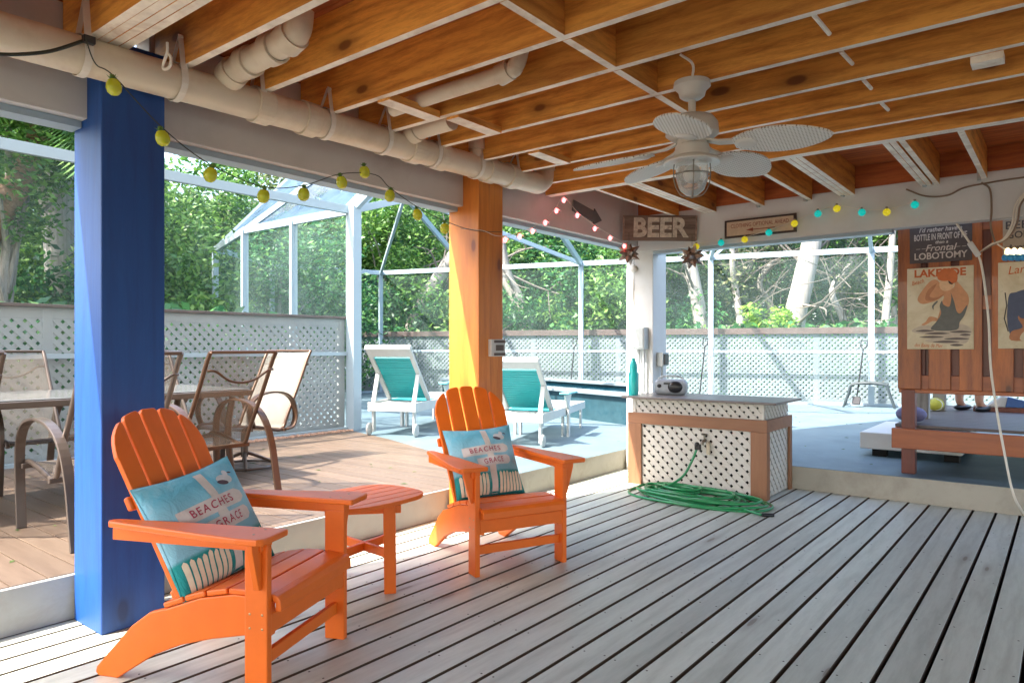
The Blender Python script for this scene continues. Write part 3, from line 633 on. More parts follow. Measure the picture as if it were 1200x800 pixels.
# ------------------------------------------------------------------ adirondack chairs
def adirondack(label,loc,rz):
    t=thing('adirondack_chair',label,'chair',loc,rz,'orange adirondack chairs'); m=M['chair']; bv=.005
    for s in (1,-1):
        q=MB(); q.box(-.092,0,min(s*.295,s*.265),max(s*.295,s*.265),0,.552); lg=q.build('leg',m,t,bevel=bv)
        q=MB()
        for z in (.26,.31): 
            for xx in (-.02,-.07): q.ball((xx,s*.2955,z),.005,.0018,.005,8,5)
        q.build('bolt',M['steel'],lg)
        prof=[(-.005,.35),(-.15,.362),(-.30,.335),(-.44,.285),(-.52,.262),(-.60,.205),(-.76,.035),(-.765,.012),(-.75,0),(-.665,0),(-.60,.042),(-.50,.105),(-.38,.155),(-.25,.19),(-.12,.215),(-.005,.225)]
        q=MB(); q.prism(prof,min(s*.235,s*.2645),max(s*.235,s*.2645),'y'); q.build('side_rail',m,t,bevel=bv)
        ap=[(-.665,.282),(-.67,.30),(-.655,.315),(-.45,.345),(-.20,.385),(-.05,.405),(.03,.405),(.048,.39),(.052,.36),(.052,.245),(.045,.24),(-.30,.248),(-.64,.268)]
        q=MB(); q.prism([(a,b*s) for a,b in ap],.582,.606,'z'); q.build('arm',m,t,bevel=.006)
        q=MB(); q.box(-.64,-.012,min(s*.288,s*.312),max(s*.288,s*.312),.538,.581); q.build('arm_rail',m,t,bevel=.003)
        q=MB(); q.prism([(s*.2955,.40),(s*.312,.40),(s*.352,.545),(s*.355,.581),(s*.3125,.581),(s*.3125,.537),(s*.2955,.537)],-.045,-.020,'x'); q.build('arm_bracket',m,t,bevel=.003)
        q=MB(); q.box(-.092,0,min(s*.295,s*.265),max(s*.295,s*.265),.552,.581); q.build('leg_block',m,t)
    # seat slats following the curved rail
    def sz(x):
        P=[(0,.352),(-.15,.364),(-.30,.337),(-.44,.287),(-.55,.245)]
        for (a,b),(c,e) in zip(P,P[1:]):
            if c<=x<=a: return b+(e-b)*(x-a)/(c-a)
        return .24
    xs=[-.085,-.178,-.271,-.364,-.457]
    for x in xs:
        q=MB(); q.beam((x+.085,0,sz(x+.085)+.012),(x,0,sz(x)+.012),.53,.021,(0,0,1)); q.build('seat_slat',m,t,bevel=bv)
    q=MB(); q.prism([(-.002,.376),(.022,.368),(.033,.350),(.035,.315),(.012,.315),(.012,.345),(.0,.352)],-.264,.264,'y'); q.build('seat_slat',m,t,bevel=.004)
    q=MB(); q.box(-.028,-.003,-.264,.264,.235,.305); q.build('apron',m,t,bevel=.003)
    q=MB(); q.box(-.055,-.032,-.264,.264,.112,.16); q.build('stretcher',m,t,bevel=.003)
    # back: plane leaning back
    al=R(27); o0=Vector((-.405,0,.275)); ux=Vector((-math.sin(al),0,math.cos(al))); nn=Vector((math.cos(al),0,math.sin(al)))
    bk=bpy.data.objects.new('back',None)
    def slat(k):
        nb=.080; nt_=.089; gap=.0135
        cb=k*(nb+gap); ct=k*(nt_+gap); Ln=[.80,.785,.715][abs(k)]; pts=[]
        def w_(l): return (nb+(nt_-nb)*l/.8)/2
        def c(l): return cb+(ct-cb)*l/.8
        e=Ln-.05
        L=[(c(0)-w_(0),0),(c(e)-w_(e),e)]; Rr=[(c(0)+w_(0),0),(c(e)+w_(e),e)]
        # rounded top, sloping for outer slats
        topc=[]
        def arc(y): y=abs(y); return .805-.75*y*y-25*y**4
        for i in range(0,13):
            u=i/12; yy=c(.76)+(-1+2*u)*w_(.76); ed=min(u,1-u)
            hh=arc(yy)-.014*(1-min(1,ed/.16))**2
            if abs(k)==2:
                v_=u if k>0 else 1-u; hh-=.03*max(0,v_-.6)**2*6
            topc.append((yy,hh))
        L[1]=(L[1][0],topc[0][1]-.02); Rr[1]=(Rr[1][0],topc[-1][1]-.02)
        return [L[0],Rr[0],Rr[1]]+topc[::-1]+[L[1]]
    for k in range(-2,3):
        q=MB(); po=slat(k); n=len(po)
        fr=[o0+ux*l+Vector((0,y,0))+nn*.011 for y,l in po]; ba=[v-nn*.022 for v in fr]
        q.add(fr+ba,[tuple(range(n)),tuple(range(n,2*n))[::-1]]+[(i,(i+1)%n,n+(i+1)%n,n+i) for i in range(n)]); q.build('back_slat',m,t,bevel=.004)
    for k in range(-2,3):
        for l in (.06,.44):
            y=k*(.0935+(.1025-.0935)*l/.8)
            for dy in (-.018,.018):
                q=MB(); c_=o0+ux*l+nn*.0115+Vector((0,y+dy,0)); q.ball((0,0,0),.0045,.0045,.0015,6,4); q.xform(Matrix.Translation(c_)@Vector((0,0,1)).rotation_difference(nn).to_matrix().to_4x4()); q.build('bolt',M['steel'],t)
    for s_ in (1,-1):
        q=MB()
        for xx,yy in ((-.02,.275),(-.07,.275),(-.02,.345)): q.ball((xx,s_*yy,.6065),.005,.005,.0015,8,4)
        q.build('bolt',M['steel'],t)
    for l,wd in ((.05,.22),(.44,.256)):
        cpt=o0+ux*l-nn*.024; q=MB(); q.beam(cpt+Vector((0,-wd,0)),cpt+Vector((0,wd,0)),.055,.024,nn); q.build('back_rail',m,t,bevel=.008)
    return t
adirondack('orange slatted adirondack chair in the foreground beside the blue post, with a cushion',(-2.324,1.677,0),R(23.8))
adirondack('orange slatted adirondack chair farther back in front of the orange post, with a cushion',(-2.41,3.149,0),R(-23.2))

# side table
tb=thing('side_table','orange slatted side table with a rounded top between the two orange chairs','table',(-2.925,2.445,0),R(-42.5))
outl=lambda x: .235*math.sqrt(max(0,1-(x/.30)**4))
yv=-.24
for k in range(6):
    a,b_=yv+k*.081,yv+k*.081+.076
    def xe(y): return .30*max(0,1-(min(.2399,abs(y))/.24)**3.2)**.33
    po=[(-xe(a),a)]+[(-xe(a+(b_-a)*i/5),a+(b_-a)*i/5) for i in range(1,6)]+[(xe(b_-(b_-a)*i/5),b_-(b_-a)*i/5) for i in range(0,6)]
    q=MB(); q.prism(po,.445,.467,'z'); q.xform(Matrix.Rotation(R(-47.5),4,'Z')); q.build('top_slat',M['chair'],tb,bevel=.004)
for x in (-.15,.15):
    q=MB(); q.box(x-.012,x+.012,-.19,.19,.405,.444); q.build('top_rail',M['chair'],tb,bevel=.003)
for sx in (-1,1):
    for sy in (-1,1):
        q=MB(); q.beam((sx*.165,sy*.135,0),(sx*.165,sy*.13,.444),.028,.06,(0,1,0)); q.build('leg',M['chair'],tb,bevel=.004)
q=MB(); q.beam((-.165,-.13,.20),(.165,.13,.20),.022,.045); q.build('stretcher',M['chair'],tb,bevel=.003)
q=MB(); q.beam((-.165,.13,.201),(-.01,.01,.201),.022,.045); q.beam((.01,-.01,.201),(.165,-.13,.201),.022,.045); q.build('stretcher',M['chair'],tb,bevel=.003)

# cushions with a beach print
nt=NT('cushion_print'); v=mapped(nt,(1,1,1),rnd=False); sx=nt.n('ShaderNodeSeparateXYZ'); nt.l(v,sx.inputs[0])
zz=nt.n('ShaderNodeMapRange'); zz.inputs['From Min'].default_value=-.22; zz.inputs['From Max'].default_value=.22; nt.l(sx.outputs['Z'],zz.inputs['Value'])
c=ramp(nt,zz.outputs[0],[(0,(.02,.20,.19)),(.30,(.02,.24,.23)),(.335,(.22,.44,.52)),(.6,(.30,.54,.63)),(.85,(.15,.46,.60)),(1,(.14,.40,.48))])
n1=noise(nt,v,7,4,.6,.8); c=mixc(nt,ramp(nt,n1,[(.5,(0,0,0)),(.75,(.55,)*3)]),c,(.52,.66,.70))
nt.l(c,nt.b.inputs['Base Color']); nt.b.inputs['Roughness'].default_value=.85; nt.b.inputs['Specular IOR Level'].default_value=.2
bump(nt,noise(nt,v,11,5,.62,1.2),.55,.02); M['cush']=nt.m
for nm,c in dict(p_plate=(.70,.62,.57),p_txt=(.45,.06,.10),p_post=(.68,.60,.53),p_picket=(.78,.66,.47),p_bird=(.62,.62,.62),p_dark=(.10,.07,.09)).items(): 
    M[nm]=flat(nm,c,.85)
SZ=.225
def csh(u,v):
    x=SZ*u*(1-.075*(1-v*v)); z=SZ*v*(1-.075*(1-u*u))
    e=max(0,(1-u**2))*max(0,(1-v**2)); th=.088*e**.42
    th+=.005*math.sin(9*u+4*v)*e+.004*math.sin(5*u-11*v)*e+.004*math.sin(16*(u+v))*e*abs(u*v)+.004*math.sin(16*(u-v)+1)*e*abs(u*v)
    return x,z,th
def cushion(label,Mx,sag=0):
    t=thing('cushion',label,'cushion',(0,0,0),0,'beach print cushions'); t.matrix_world=Mx
    q=MB(); n=36; vs=[];
    for sgn in (1,-1):
        for j in range(n+1):
            for i in range(n+1):
                u=math.sin((2*i/n-1)*PI/2); v_=math.sin((2*j/n-1)*PI/2); x,z,th=csh(u,v_); vs.append((x,sgn*max(th,.0015),z))
    fs=[]; N=(n+1)**2
    for j in range(n):
        for i in range(n):
            a=j*(n+1)+i; fs.append((a,a+1,a+n+2,a+n+1)); fs.append((N+a,N+a+n+1,N+a+n+2,N+a+1))
    for i in range(n):
        for a,b_ in ((i,i+1),(n*(n+1)+i,n*(n+1)+i+1),(i*(n+1),(i+1)*(n+1)),(i*(n+1)+n,(i+1)*(n+1)+n)): fs.append((a,N+a,N+b_,b_))
    q.add(vs,fs); q.build('cover',M['cush'],t,smooth=True)
    q=MB(); q.tube([ (lambda c_:(c_[0],0,c_[1]))(csh(*p)) for p in [( -1+2*k/20,-1) for k in range(20)]+[(1,-1+2*k/20) for k in range(20)]+[(1-2*k/20,1) for k in range(20)]+[(-1,1-2*k/20) for k in range(20)]],.0035,6,closed=True); q.build('piping',M['cush'],t,smooth=True)
    # print lies on the +Y... faces viewer on -Y side ; conform
    def inv(x,z):
        u,v_=x/SZ,z/SZ
        for _ in range(4): u=x/(SZ*(1-.075*(1-v_*v_))); v_=z/(SZ*(1-.075*(1-u*u)))
        return max(-1,min(1,u)),max(-1,min(1,v_))
    def lay(name,q,off,mt):
        vs=[]
        for x,y,z in q.v:
            th=csh(*inv(x,y))[2]; vs.append((x,-th-off-z,y))
        q.v=vs; q.build(name,mt,t)
    def patch(poly_fn,nx,ny):
        q=MB(); vs=[poly_fn(i/nx,j/ny)+(0,) for j in range(ny+1) for i in range(nx+1)]
        q.add(vs,[(j*(nx+1)+i,j*(nx+1)+i+1,(j+1)*(nx+1)+i+1,(j+1)*(nx+1)+i) for j in range(ny) for i in range(nx)]); return q
    def rect(x0,x1,z0,z1,nx=12,ny=6,rot=0): 
        cx,cz=(x0+x1)/2,(z0+z1)/2
        def f(a,b):
            x,z=x0+(x1-x0)*a-cx,z0+(z1-z0)*b-cz; return (cx+x*math.cos(rot)-z*math.sin(rot),cz+x*math.sin(rot)+z*math.cos(rot))
        return patch(f,nx,ny)
    lay('signpost_print',rect(-.005,.035,-.205,.19,4,30),.0012,M['p_post'])
    q=MB()
    x=-.19
    while x<.20:
        if not -.012<x<.036:
            w_=.0085
            def f(a,b,x=x): 
                zt=-.085-.01*random.Random(int(x*1000)).random(); zb=-.205
                z=zb+(zt-zb)*b; ww=w_*(1 if b<.85 else math.sqrt(max(0,1-((b-.85)/.15)**2))+.02); return (x+ww*(2*a-1),z)
            pq=patch(f,2,14); q.add(pq.v,pq.f)
        x+=.0225
    lay('picket_print',q,.0013,M['p_picket'])
    def plate(name,cx,cz,w_,h_,rot):
        def f(a,b):
            x=(a-.5)*w_; z=(b-.5)*h_; 
            if a>.92: z*= 1-(a-.92)/.08*.55
            return (cx+x*math.cos(rot)-z*math.sin(rot),cz+x*math.sin(rot)+z*math.cos(rot))
        lay(name,patch(f,26,6),.0022,M['p_plate'])
    plate('plate_print',-.005,.055,.30,.058,.03); plate('plate_print',.035,-.018,.22,.055,.05)
    for s,cx,cz,wd,rot in (('BEACHES',-.01,.055,.205,.03),('GRACE',.03,-.018,.13,.05)):
        tm=text_mesh(s,.044,0,.0004,1.25); xs=[v[0] for v in tm.v]; k=wd/(max(xs)-min(xs)); tm.v=[(v[0]*k,v[1],v[2]) for v in tm.v]
        tm.xform(Matrix.Translation((cx,cz,0))@Matrix.Rotation(rot,4,'Z')); lay('lettering',tm,.0036,M['p_txt'])
    def blob(cx,cz,rx,rz,rot=0):
        def f(a,b):
            th=2*PI*a; x=rx*b*math.cos(th); z=rz*b*math.sin(th); return (cx+x*math.cos(rot)-z*math.sin(rot),cz+x*math.sin(rot)+z*math.cos(rot))
        return patch(f,16,3)
    q=blob(.105,.135,.038,.02,-.2); q2=blob(.125,.158,.014,.013); q.add(q2.v,q2.f); lay('bird_print',q,.0022,M['p_bird'])
    q=blob(.088,.124,.026,.010,-.3); lay('bird_wing_print',q,.003,M['p_dark']); lay('bird_beak_print',blob(.150,.155,.012,.004,-.2),.003,M['p_dark'])
    return t
def chair_frame(loc,rz): return Matrix.Translation(loc)@Matrix.Rotation(rz,4,'Z')
# cushion local: x right, -y is the printed face, z up. In the chair frame the print faces +x (forward)
def cush_mat(loc,rz,x,y,z,lean,roll,yaw=0):
    base=chair_frame(loc,rz)@Matrix.Translation((x,y,z))
    return base@Matrix.Rotation(yaw,4,'Z')@Matrix.Rotation(PI/2,4,'Z')@Matrix.Rotation(-lean,4,'X')@Matrix.Rotation(roll,4,'Y')
cushion('blue beach print cushion slumped to one side on the near orange chair',cush_mat((-2.324,1.677,0),R(23.8),-.445,-.035,.535,R(27),R(-8),R(-12))@Matrix.Scale(1.06,4))
cushion('blue beach print cushion sitting square on the far orange chair',cush_mat((-2.41,3.149,0),R(-23.2),-.432,-.03,.545,R(27),R(-2),R(-3)))

# ------------------------------------------------------------------ lattice helper: real diagonal laths clipped to a rectangle (u along, v up)
def lattice(q, origin, udir, ndir, U, V, pitch=.100, w_=.042, th=.006, mi=0):
    origin=Vector(origin); u=Vector(udir).normalized(); n=Vector(ndir).normalized(); z=Vector((0,0,1))
    for layer,s in ((0,1),(1,-1)):
        c=-V if s>0 else 0.0
        cs=[]
        k=0
        while True:
            a=(c+k*pitch) if s>0 else (k*pitch)
            if a>U+ (0 if s>0 else V): break
            # line: u = a + s*v
            hw=w_/2*math.sqrt(2)
            po=[]
            # clip the strip polygon to the rectangle (Sutherland-Hodgman)
            P=[(a-hw+s*-1,-1),(a+hw+s*-1,-1),(a+hw+s*(V+1),V+1),(a-hw+s*(V+1),V+1)]
            for ax,lim,sg in ((0,0,1),(0,U,-1),(1,0,1),(1,V,-1)):
                out=[]
                for i in range(len(P)):
                    p0,p1=P[i],P[(i+1)%len(P)]; d0,d1=sg*(p0[ax]-lim),sg*(p1[ax]-lim)
                    if d0>=0: out.append(p0)
                    if (d0>=0)!=(d1>=0):
                        t=d0/(d0-d1); out.append((p0[0]+(p1[0]-p0[0])*t,p0[1]+(p1[1]-p0[1])*t))
                P=out
                if len(P)<3: break
            if len(P)>=3:
                o=origin+n*(layer*th); m=len(P)
                fr=[o+u*a_+z*b_ for a_,b_ in P]; bk=[p+n*th for p in fr]
                q.add(fr+bk,[tuple(range(m)),tuple(range(m,2*m))[::-1]]+[(i,(i+1)%m,m+(i+1)%m,m+i) for i in range(m)],mi)
            k+=1

# ------------------------------------------------------------------ lattice counter
ct=thing('counter','lattice-sided counter with a bronze frame and grey top by the white post','counter',(-2.565,6.12,0))
ox,oy=ct.location.x,ct.location.y
def cb(name,mt,*a,bev=.003,**k):
    q=MB(); q.box(a[0]-ox,a[1]-ox,a[2]-oy,a[3]-oy,a[4],a[5]); return q.build(name,mt,ct,bevel=bev)
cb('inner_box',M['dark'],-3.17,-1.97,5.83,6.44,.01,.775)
fr=cb('frame_rail',M['boxframe'],-3.20,-1.925,5.780,5.80,.555,.655)
cb('frame_upright',M['boxframez'],-3.20,-3.065,5.781,5.80,0,.554); cb('frame_upright',M['boxframez'],-2.06,-1.925,5.781,5.80,0,.554)
cb('frame_rail',M['boxframe'],-1.945,-1.924,5.801,6.45,.555,.655); cb('frame_upright',M['boxframez'],-1.946,-1.925,5.801,5.86,0,.554); cb('frame_upright',M['boxframez'],-1.946,-1.925,6.39,6.45,0,.554)
cb('corner_trim',M['lattice_box'],-3.17,-3.13,5.805,5.825,.656,.786); cb('corner_trim',M['lattice_box'],-1.98,-1.958,5.805,5.825,.656,.786)
q=MB(); lattice(q,(-3.10-ox,5.815-oy,.01),(1,0,0),(0,-1,0),1.09,.60,.090,.041,.006); q.build('lattice_panel',M['lattice_box'],ct)
q=MB(); lattice(q,(-3.14-ox,5.822-oy,.640),(1,0,0),(0,-1,0),1.17,.145,.075,.035,.006); q.build('lattice_panel',M['lattice_box'],ct)
q=MB(); lattice(q,(-1.962-ox,5.84-oy,.01),(0,1,0),(1,0,0),.60,.60,.090,.041,.006); q.build('lattice_panel',M['lattice_box'],ct)
q=MB(); lattice(q,(-1.968-ox,5.83-oy,.640),(0,1,0),(1,0,0),.61,.145,.075,.035,.006); q.build('lattice_panel',M['lattice_box'],ct)
cb('top',M['counter'],-3.23,-1.83,5.71,6.40,.787,.807,bev=.004)
# spigot
p=ony(826,516,5.79); sp=thing('spigot','grey garden tap with a splitter on the front of the lattice counter','tap',p)
q=MB(); q.tube(bez([(0,.05,0),(0,-.02,0),(0,-.05,-.005),(-.002,-.06,-.03)],4),.014,10); q.tube([(0,-.01,0),(0,-.01,.045)],.008,8); q.lathe([(0,.0),(.025,.003),(.028,.01),(.02,.016),(0,.016)],12,(0,-.01,.045)); q.build('tap_body',M['brass'],sp,smooth=True)
q=MB(); q.box(-.06,-.01,-.085,-.045,-.075,-.03); q.ball((-.04,-.07,-.03),.022); q.build('splitter',M['black'],sp,bevel=.006)
q=MB(); q.tube(bez([(.02,.03,-.02),(.035,-.015,-.03),(.04,-.02,-.07),(.035,-.01,-.11)],4),.017,10); q.build('pvc_elbow',M['pvc'],sp,smooth=True)
# hose
random.seed(11)
hc=at(815,585); hz=.012
pts=[p+Vector((-.045,-.065,-.07)),p+Vector((-.07,-.11,-.17)),ony(800,558,5.62),ony(780,570,5.5),at(752,575,.04)]
rp=[]
for k in range(0,8*14):
    a=PI*.9+2*PI*k/14; f=k/14
    rx=[.60,.42,.52,.33,.47,.26,.38,.55][int(f)]*(1+.05*math.sin(3.1*f)); ry=rx*[.50,.56,.5,.6,.5,.62,.55,.46][int(f)]
    cx=hc.x+[.0,-.08,.05,.10,.02,.12,-.1,.03][int(f)]; cy=hc.y+[.0,.05,-.02,.03,.02,0,.06,-.02][int(f)]
    rp.append((cx+rx*math.cos(a)*.98,cy+ry*math.sin(a),hz+.014*(int(f)//2)+.006*math.sin(a*3+f)))
    # the long side of the coil follows the counter
q=MB(); q.tube(bez(pts+[Vector(v) for v in rp]+[at(893,603,.012)],4),.0105,10); 
hs=thing('garden_hose','green garden hose coiled loosely on the deck in front of the lattice counter','hose',(0,0,0)); q.build('hose',M['hose'],hs,smooth=True)
e=at(893,603,.012); q=MB(); q.tube([e,e+Vector((.07,.05,0))],.014,10); q.build('hose_end',M['black'],hs,smooth=True)
rp=[]
for k in range(0,5*12):
    a=2*PI*k/12; f=k//12; rx=[.17,.14,.19,.12,.16][f]; rp.append((hc.x-.22+rx*math.cos(a)+.02*f,hc.y+.04+rx*.62*math.sin(a),.03+.012*f))
q=MB(); q.tube(bez(rp,4),.0105,10); q.build('hose_coil',M['tealpale'] if 0 else M['hose'],hs,smooth=True)

# things on and beside the counter
p=at(786,457,.807); p=Vector((p.x,6.15,.807)) if False else ony(786,457,6.12)
rd=thing('boombox','grey rounded portable stereo with black speaker on the counter','stereo',(p.x,p.y,.807),R(22))
q=MB(); q.box(-.155,.155,-.075,.075,.0,.145); q.build('body',M['greypl'],rd,bevel=.05).modifiers[0].segments=5
q=MB(); q.ball((.045,-.068,.075),.070,.025,.055,18,10); q.build('speaker',M['black'],rd,smooth=True)
q=MB(); q.tube(bez([(-.13,0,.10),(-.10,.0,.16),(0,0,.175),(.10,0,.16),(.13,0,.10)],5),.009,8); q.build('handle',M['grey'],rd,smooth=True)
q=MB(); q.ball((-.10,-.072,.085),.022,.010,.018,12,8); q.box(-.06,.0,-.078,-.07,.10,.118); q.build('dial',M['black'],rd,smooth=True)
p=onx(741,461,-3.16)
bt=thing('bottle','tall teal plastic bottle at the left end of the counter','bottle',(-3.185,5.86,.807))
q=MB(); q.lathe([(0,0),(.045,.0),(.047,.02),(.047,.20),(.036,.215),(.036,.27),(.03,.30),(.018,.325),(0,.33)],20); q.build('body',M['tealpl'],bt,smooth=True)
q=MB(); q.lathe([(.0,.326),(.016,.326),(.016,.345),(0,.345)],12); q.build('cap',M['tealpl'],bt)
# meter box and conduits on the white post
p=ony(752,393,6.42); eb=thing('meter_box','grey electrical box with two conduits on the front of the white post','electrical box',(p.x,6.42,1.32))
q=MB(); q.box(-.065,.08,-.10,-.001,-.09,.13); q.build('box',M['grey'],eb,bevel=.006)
q=MB(); q.box(-.055,.07,-.108,-.101,-.075,.115); q.build('cover',M['grey'],eb,bevel=.004)
for x in (-.01,.05):
    q=MB(); q.tube([(x,-.05,-.09),(x,-.05,-.515)],.014,10); q.build('conduit',M['grey'],eb,smooth=True)
q=MB(); q.tube(bez([(-.03,-.06,.13),(-.07,-.02,.25),(-.09,-.01,.38),(-.09,-.005,.62)],5),.004,6); q.build('cable',M['cable_w'],eb,smooth=True)
p=onx(773,420,-3.27); ob=thing('outlet_box','small grey outlet box on the right side of the white post','electrical box',(-3.27,6.57,1.12))
q=MB(); q.box(.0,.07,-.07,.05,-.06,.08); q.build('box',M['grey'],ob,bevel=.005); q=MB(); q.box(.071,.085,-.055,.035,-.045,.065); q.build('cover',M['black'],ob,bevel=.004)
q=MB(); q.tube([(.03,-.01,-.06),(.03,-.01,-.32)],.012,8); q.build('conduit',M['grey'],ob,smooth=True)
p=ony(743,315,6.40); q=MB(); q.ball((0,0,0),.036,n=14,m=9); t=thing('pull_ball','white ball on a cord hanging against the white post','pull cord',p); q.build('ball',M['fanw'],t,smooth=True)
q=MB(); q.tube([(0,0,.03),(0,0,.22)],.002,5); q.tube([(0,0,-.03),(0,0,-.22)],.002,5); q.build('cord',M['cable_k'],t)
# bottle opener / switch plate on the orange post
p=onx(581,407.5,-3.29); so=thing('socket_box','pale outlet box with dark sockets on the right face of the orange post','electrical box',(-3.296,p.y,p.z))
q=MB(); q.box(0,.035,-.085,.075,-.062,.062); q.build('box',M['white'],so,bevel=.004)
q=MB(); q.box(.036,.041,-.055,.07,.036,.056); q.box(.036,.041,-.055,.07,-.056,-.036); q.box(.036,.042,-.035,.05,-.02,.022); q.build('socket',M['cap'],so)
# hook hanging under the joists
a=at(196,50,ZJ); q=MB(); q.tube(bez([(0,0,.0),(0,0,-.04),(-.03,0,-.075),(-.035,0,-.10),(.0,.0,-.11),(.03,0,-.10),(.03,0,-.07),(0.01,0,-.05)],5),.006,8); o=q.build('hook',M['cable_w'],smooth=True); o.location=a; tag(o,'small white hook hanging from the ceiling behind the pipe','hook')
q=MB(); q.tube(bez([onx(-20,63,-3.06),onx(20,64,-3.08),onx(60,60,-3.08),onx(98,48,-3.09),onx(108,46,-3.09)],6),.007,8); o=q.build('cable',M['cable_k'],smooth=True); tag(o,'thick dark cable running over the pipe at the top left','cable')
q=MB(); p=onx(104,48,-3.08); q.box(-.014,.014,-.022,.022,-.012,.018); o=q.build('plug',M['black'],bevel=.003); o.location=p; tag(o,'black plug where the dark cable meets the string light wire','plug')

# ------------------------------------------------------------------ lattice walls and back fence
CA=Vector((-7.2,5.8,0)); E0=Vector((-2.79,13.96,0)); E1=Vector((-12.7,11.1,0)); fd=(E1-E0).normalized(); fn=Vector((fd.y,-fd.x,0)); fn=fn if fn.y>0 else -fn
def latwall(name,label,a,b,z0,z1,nrm,posts,capmat=M['cap'],caph=.03,topb=.10,cat='fence',lm=M['lattice']):
    a=Vector(a);b=Vector(b); t=thing(name,label,cat,(a.x,a.y,0)); u=(b-a).normalized(); L_=(b-a).length
    q=MB(); q2=MB(); lattice(q,Vector((0,0,z0+.06)),u,nrm,L_,z1-z0-.06-topb); q.build('lattice_panel',lm,t)
    n=Vector(nrm)
    for (s,e) in ((z1-topb,z1-.001),(z0+.0,z0+.09)):
        q=MB(); c=-n*.010; q.beam(c+Vector((0,0,(s+e)/2)),c+u*L_+Vector((0,0,(s+e)/2)),.036,e-s); q.build('rail',lm,t,bevel=.003)
    q=MB(); c=Vector((0,0,z1+caph/2)); q.beam(c-u*.02,c+u*(L_+.02),.10,caph); q.build('cap',capmat,t,bevel=.004)
    for k in posts:
        q=MB(); c=-n*.012+u*k; q.beam(c+Vector((0,0,z0)),c+Vector((0,0,z1-.002)),.085,.05,n); q.build('fence_post',lm,t,bevel=.003)
    return t
latwall('lattice_wall','white lattice half wall with a thin brown cap behind the dining table',(-7.26,-2.6,0),(-7.26,5.72,0),ZP,1.61,(1,0,0),(0.0,2.5,5.0,8.29))
fo=fn*.30; F0=E0-fd*6.0+fo; F1=E1+fd*.9+fo
latwall('back_fence','long white lattice fence with a dark brown cap behind the pool and patio',F0,F1,ZP,1.60,-fn,[1.2+k*1.9 for k in range(10)],lm=M['lattice_back'],caph=.001,topb=.09)
q=MB(); L_=(F1-F0).length; c=F0+Vector((0,0,1.565)); q.beam(c-fn*.03,c-fn*.03+fd*L_,.05,.12); t=thing('fence_rail','broad dark brown top rail of the long back fence','fence rail',(F0.x,F0.y,0)); 
q.shift((-F0.x,-F0.y,0)); q.build('board',M['cap'],t,bevel=.004)

# ------------------------------------------------------------------ pool screen enclosure
cg=thing('screen_enclosure','white aluminium screen enclosure with a hipped roof over pool and patio','screen enclosure',(0,0,0))
EV=3.0; bz=Vector((0,0,1))
def mem(name,a,b,w_=.05,h=.09,up=(0,0,1)):
    q=MB(); q.beam(a,b,w_,h,up); return q.build(name,M['cage'],cg,bevel=.002)
W=[Vector((-9.68,5.8,0)),Vector((-11.97,6.6,0)),Vector((-13.3,8.6,0)),E1]
def on_back(px):   # foot of a post on the back wall seen at photo column px
    k=(px-CX)/FPX; dx,dy=k*CS-SN,k*SN+CS; n=Vector((fn.x,fn.y)); t=(n.dot(E0.xy))/(n.x*dx+n.y*dy); return Vector((dx*t,dy*t,0))
BP=[on_back(x) for x in (547,681,833,1021)]
right=[E0-fd*3.0,E0-fd*6.0]
front=[Vector((-7.2,-2.6,0)),Vector((-7.2,.6,0)),Vector((-7.2,2.95,0)),CA]
for v in front+W+BP+right: 
    th=.055 if v is not BP[2] else .07
    q=MB(); q.beam(v+bz*ZP,v+bz*EV,.055,.10,fd if v in BP else (0,1,0)); q.build('cage_post',M['cage'],cg,bevel=.003)
ring=front+W+BP+right
scr=[]
for a,b in zip(ring,ring[1:]):
    mem('eave_rail',a+bz*EV,b+bz*EV,.055,.10)
    mem('chair_rail',a+bz*1.17,b+bz*1.17,.03,.045)
    q=MB(); q.add([a+bz*ZP,b+bz*ZP,b+bz*(EV-.05),a+bz*(EV-.05)],[(0,1,2,3)]); q.build('screen_panel',M['screen'],cg)
    mem('base_rail',a+bz*(ZP+.02),b+bz*(ZP+.02),.05,.04)
# extra upright of the corner post bundle and the wall y=5.8
q=MB(); q.box(CA.x-.02,CA.x+.13,CA.y-.07,CA.y+.06,ZP,EV+.04); q.build('cage_post',M['cage'],cg,bevel=.004)
m2=Vector((-8.45,5.8,0)); q=MB(); q.beam(m2+bz*ZP,m2+bz*EV,.055,.10,(0,1,0)); q.build('cage_post',M['cage'],cg,bevel=.003)
RD=3.9; R1=Vector((-9.1,8.5,RD)); R2=Vector((-6.6,8.6,RD)); R3=Vector((-3.6,9.6,RD)); R4=Vector((-2.3,10.9,RD)); R5=Vector((2.5,11.5,RD))
Rb=pt(430,165,10.4); Rc=pt(470,184,10.2)
mem('roof_beam',W[0]+bz*EV,Rb,.05,.08); mem('roof_beam',CA+bz*EV,Rc,.10,.16); mem('roof_beam',W[1]+bz*EV,pt(400,150,13),.05,.07)
for a in (E1,BP[0],BP[1]): mem('roof_beam',a+bz*EV,R1,.05,.08 if a is not BP[0] else .11)
mem('roof_beam',BP[1]+bz*EV,R2,.06,.12); mem('roof_beam',R1,R2,.05,.1); mem('roof_beam',BP[2]+bz*EV,R3,.06,.10); mem('roof_beam',R2,R3,.05,.1)
mem('roof_beam',BP[3]+bz*EV,R4,.06,.11); mem('roof_beam',R3,R4,.05,.1); mem('roof_beam',R4,R5,.05,.1); mem('roof_beam',right[0]+bz*EV,R5,.05,.1)
hx=Vector((-3.7,6.6,4.1))
mem('roof_beam',CA+bz*EV,CA+Vector((2.0,0,EV+1.12)),.07,.12)
mem('roof_beam',CA+bz*EV,R2,.05,.09); mem('roof_beam',R2,Vector((-3.8,6.7,4.3)),.05,.1)
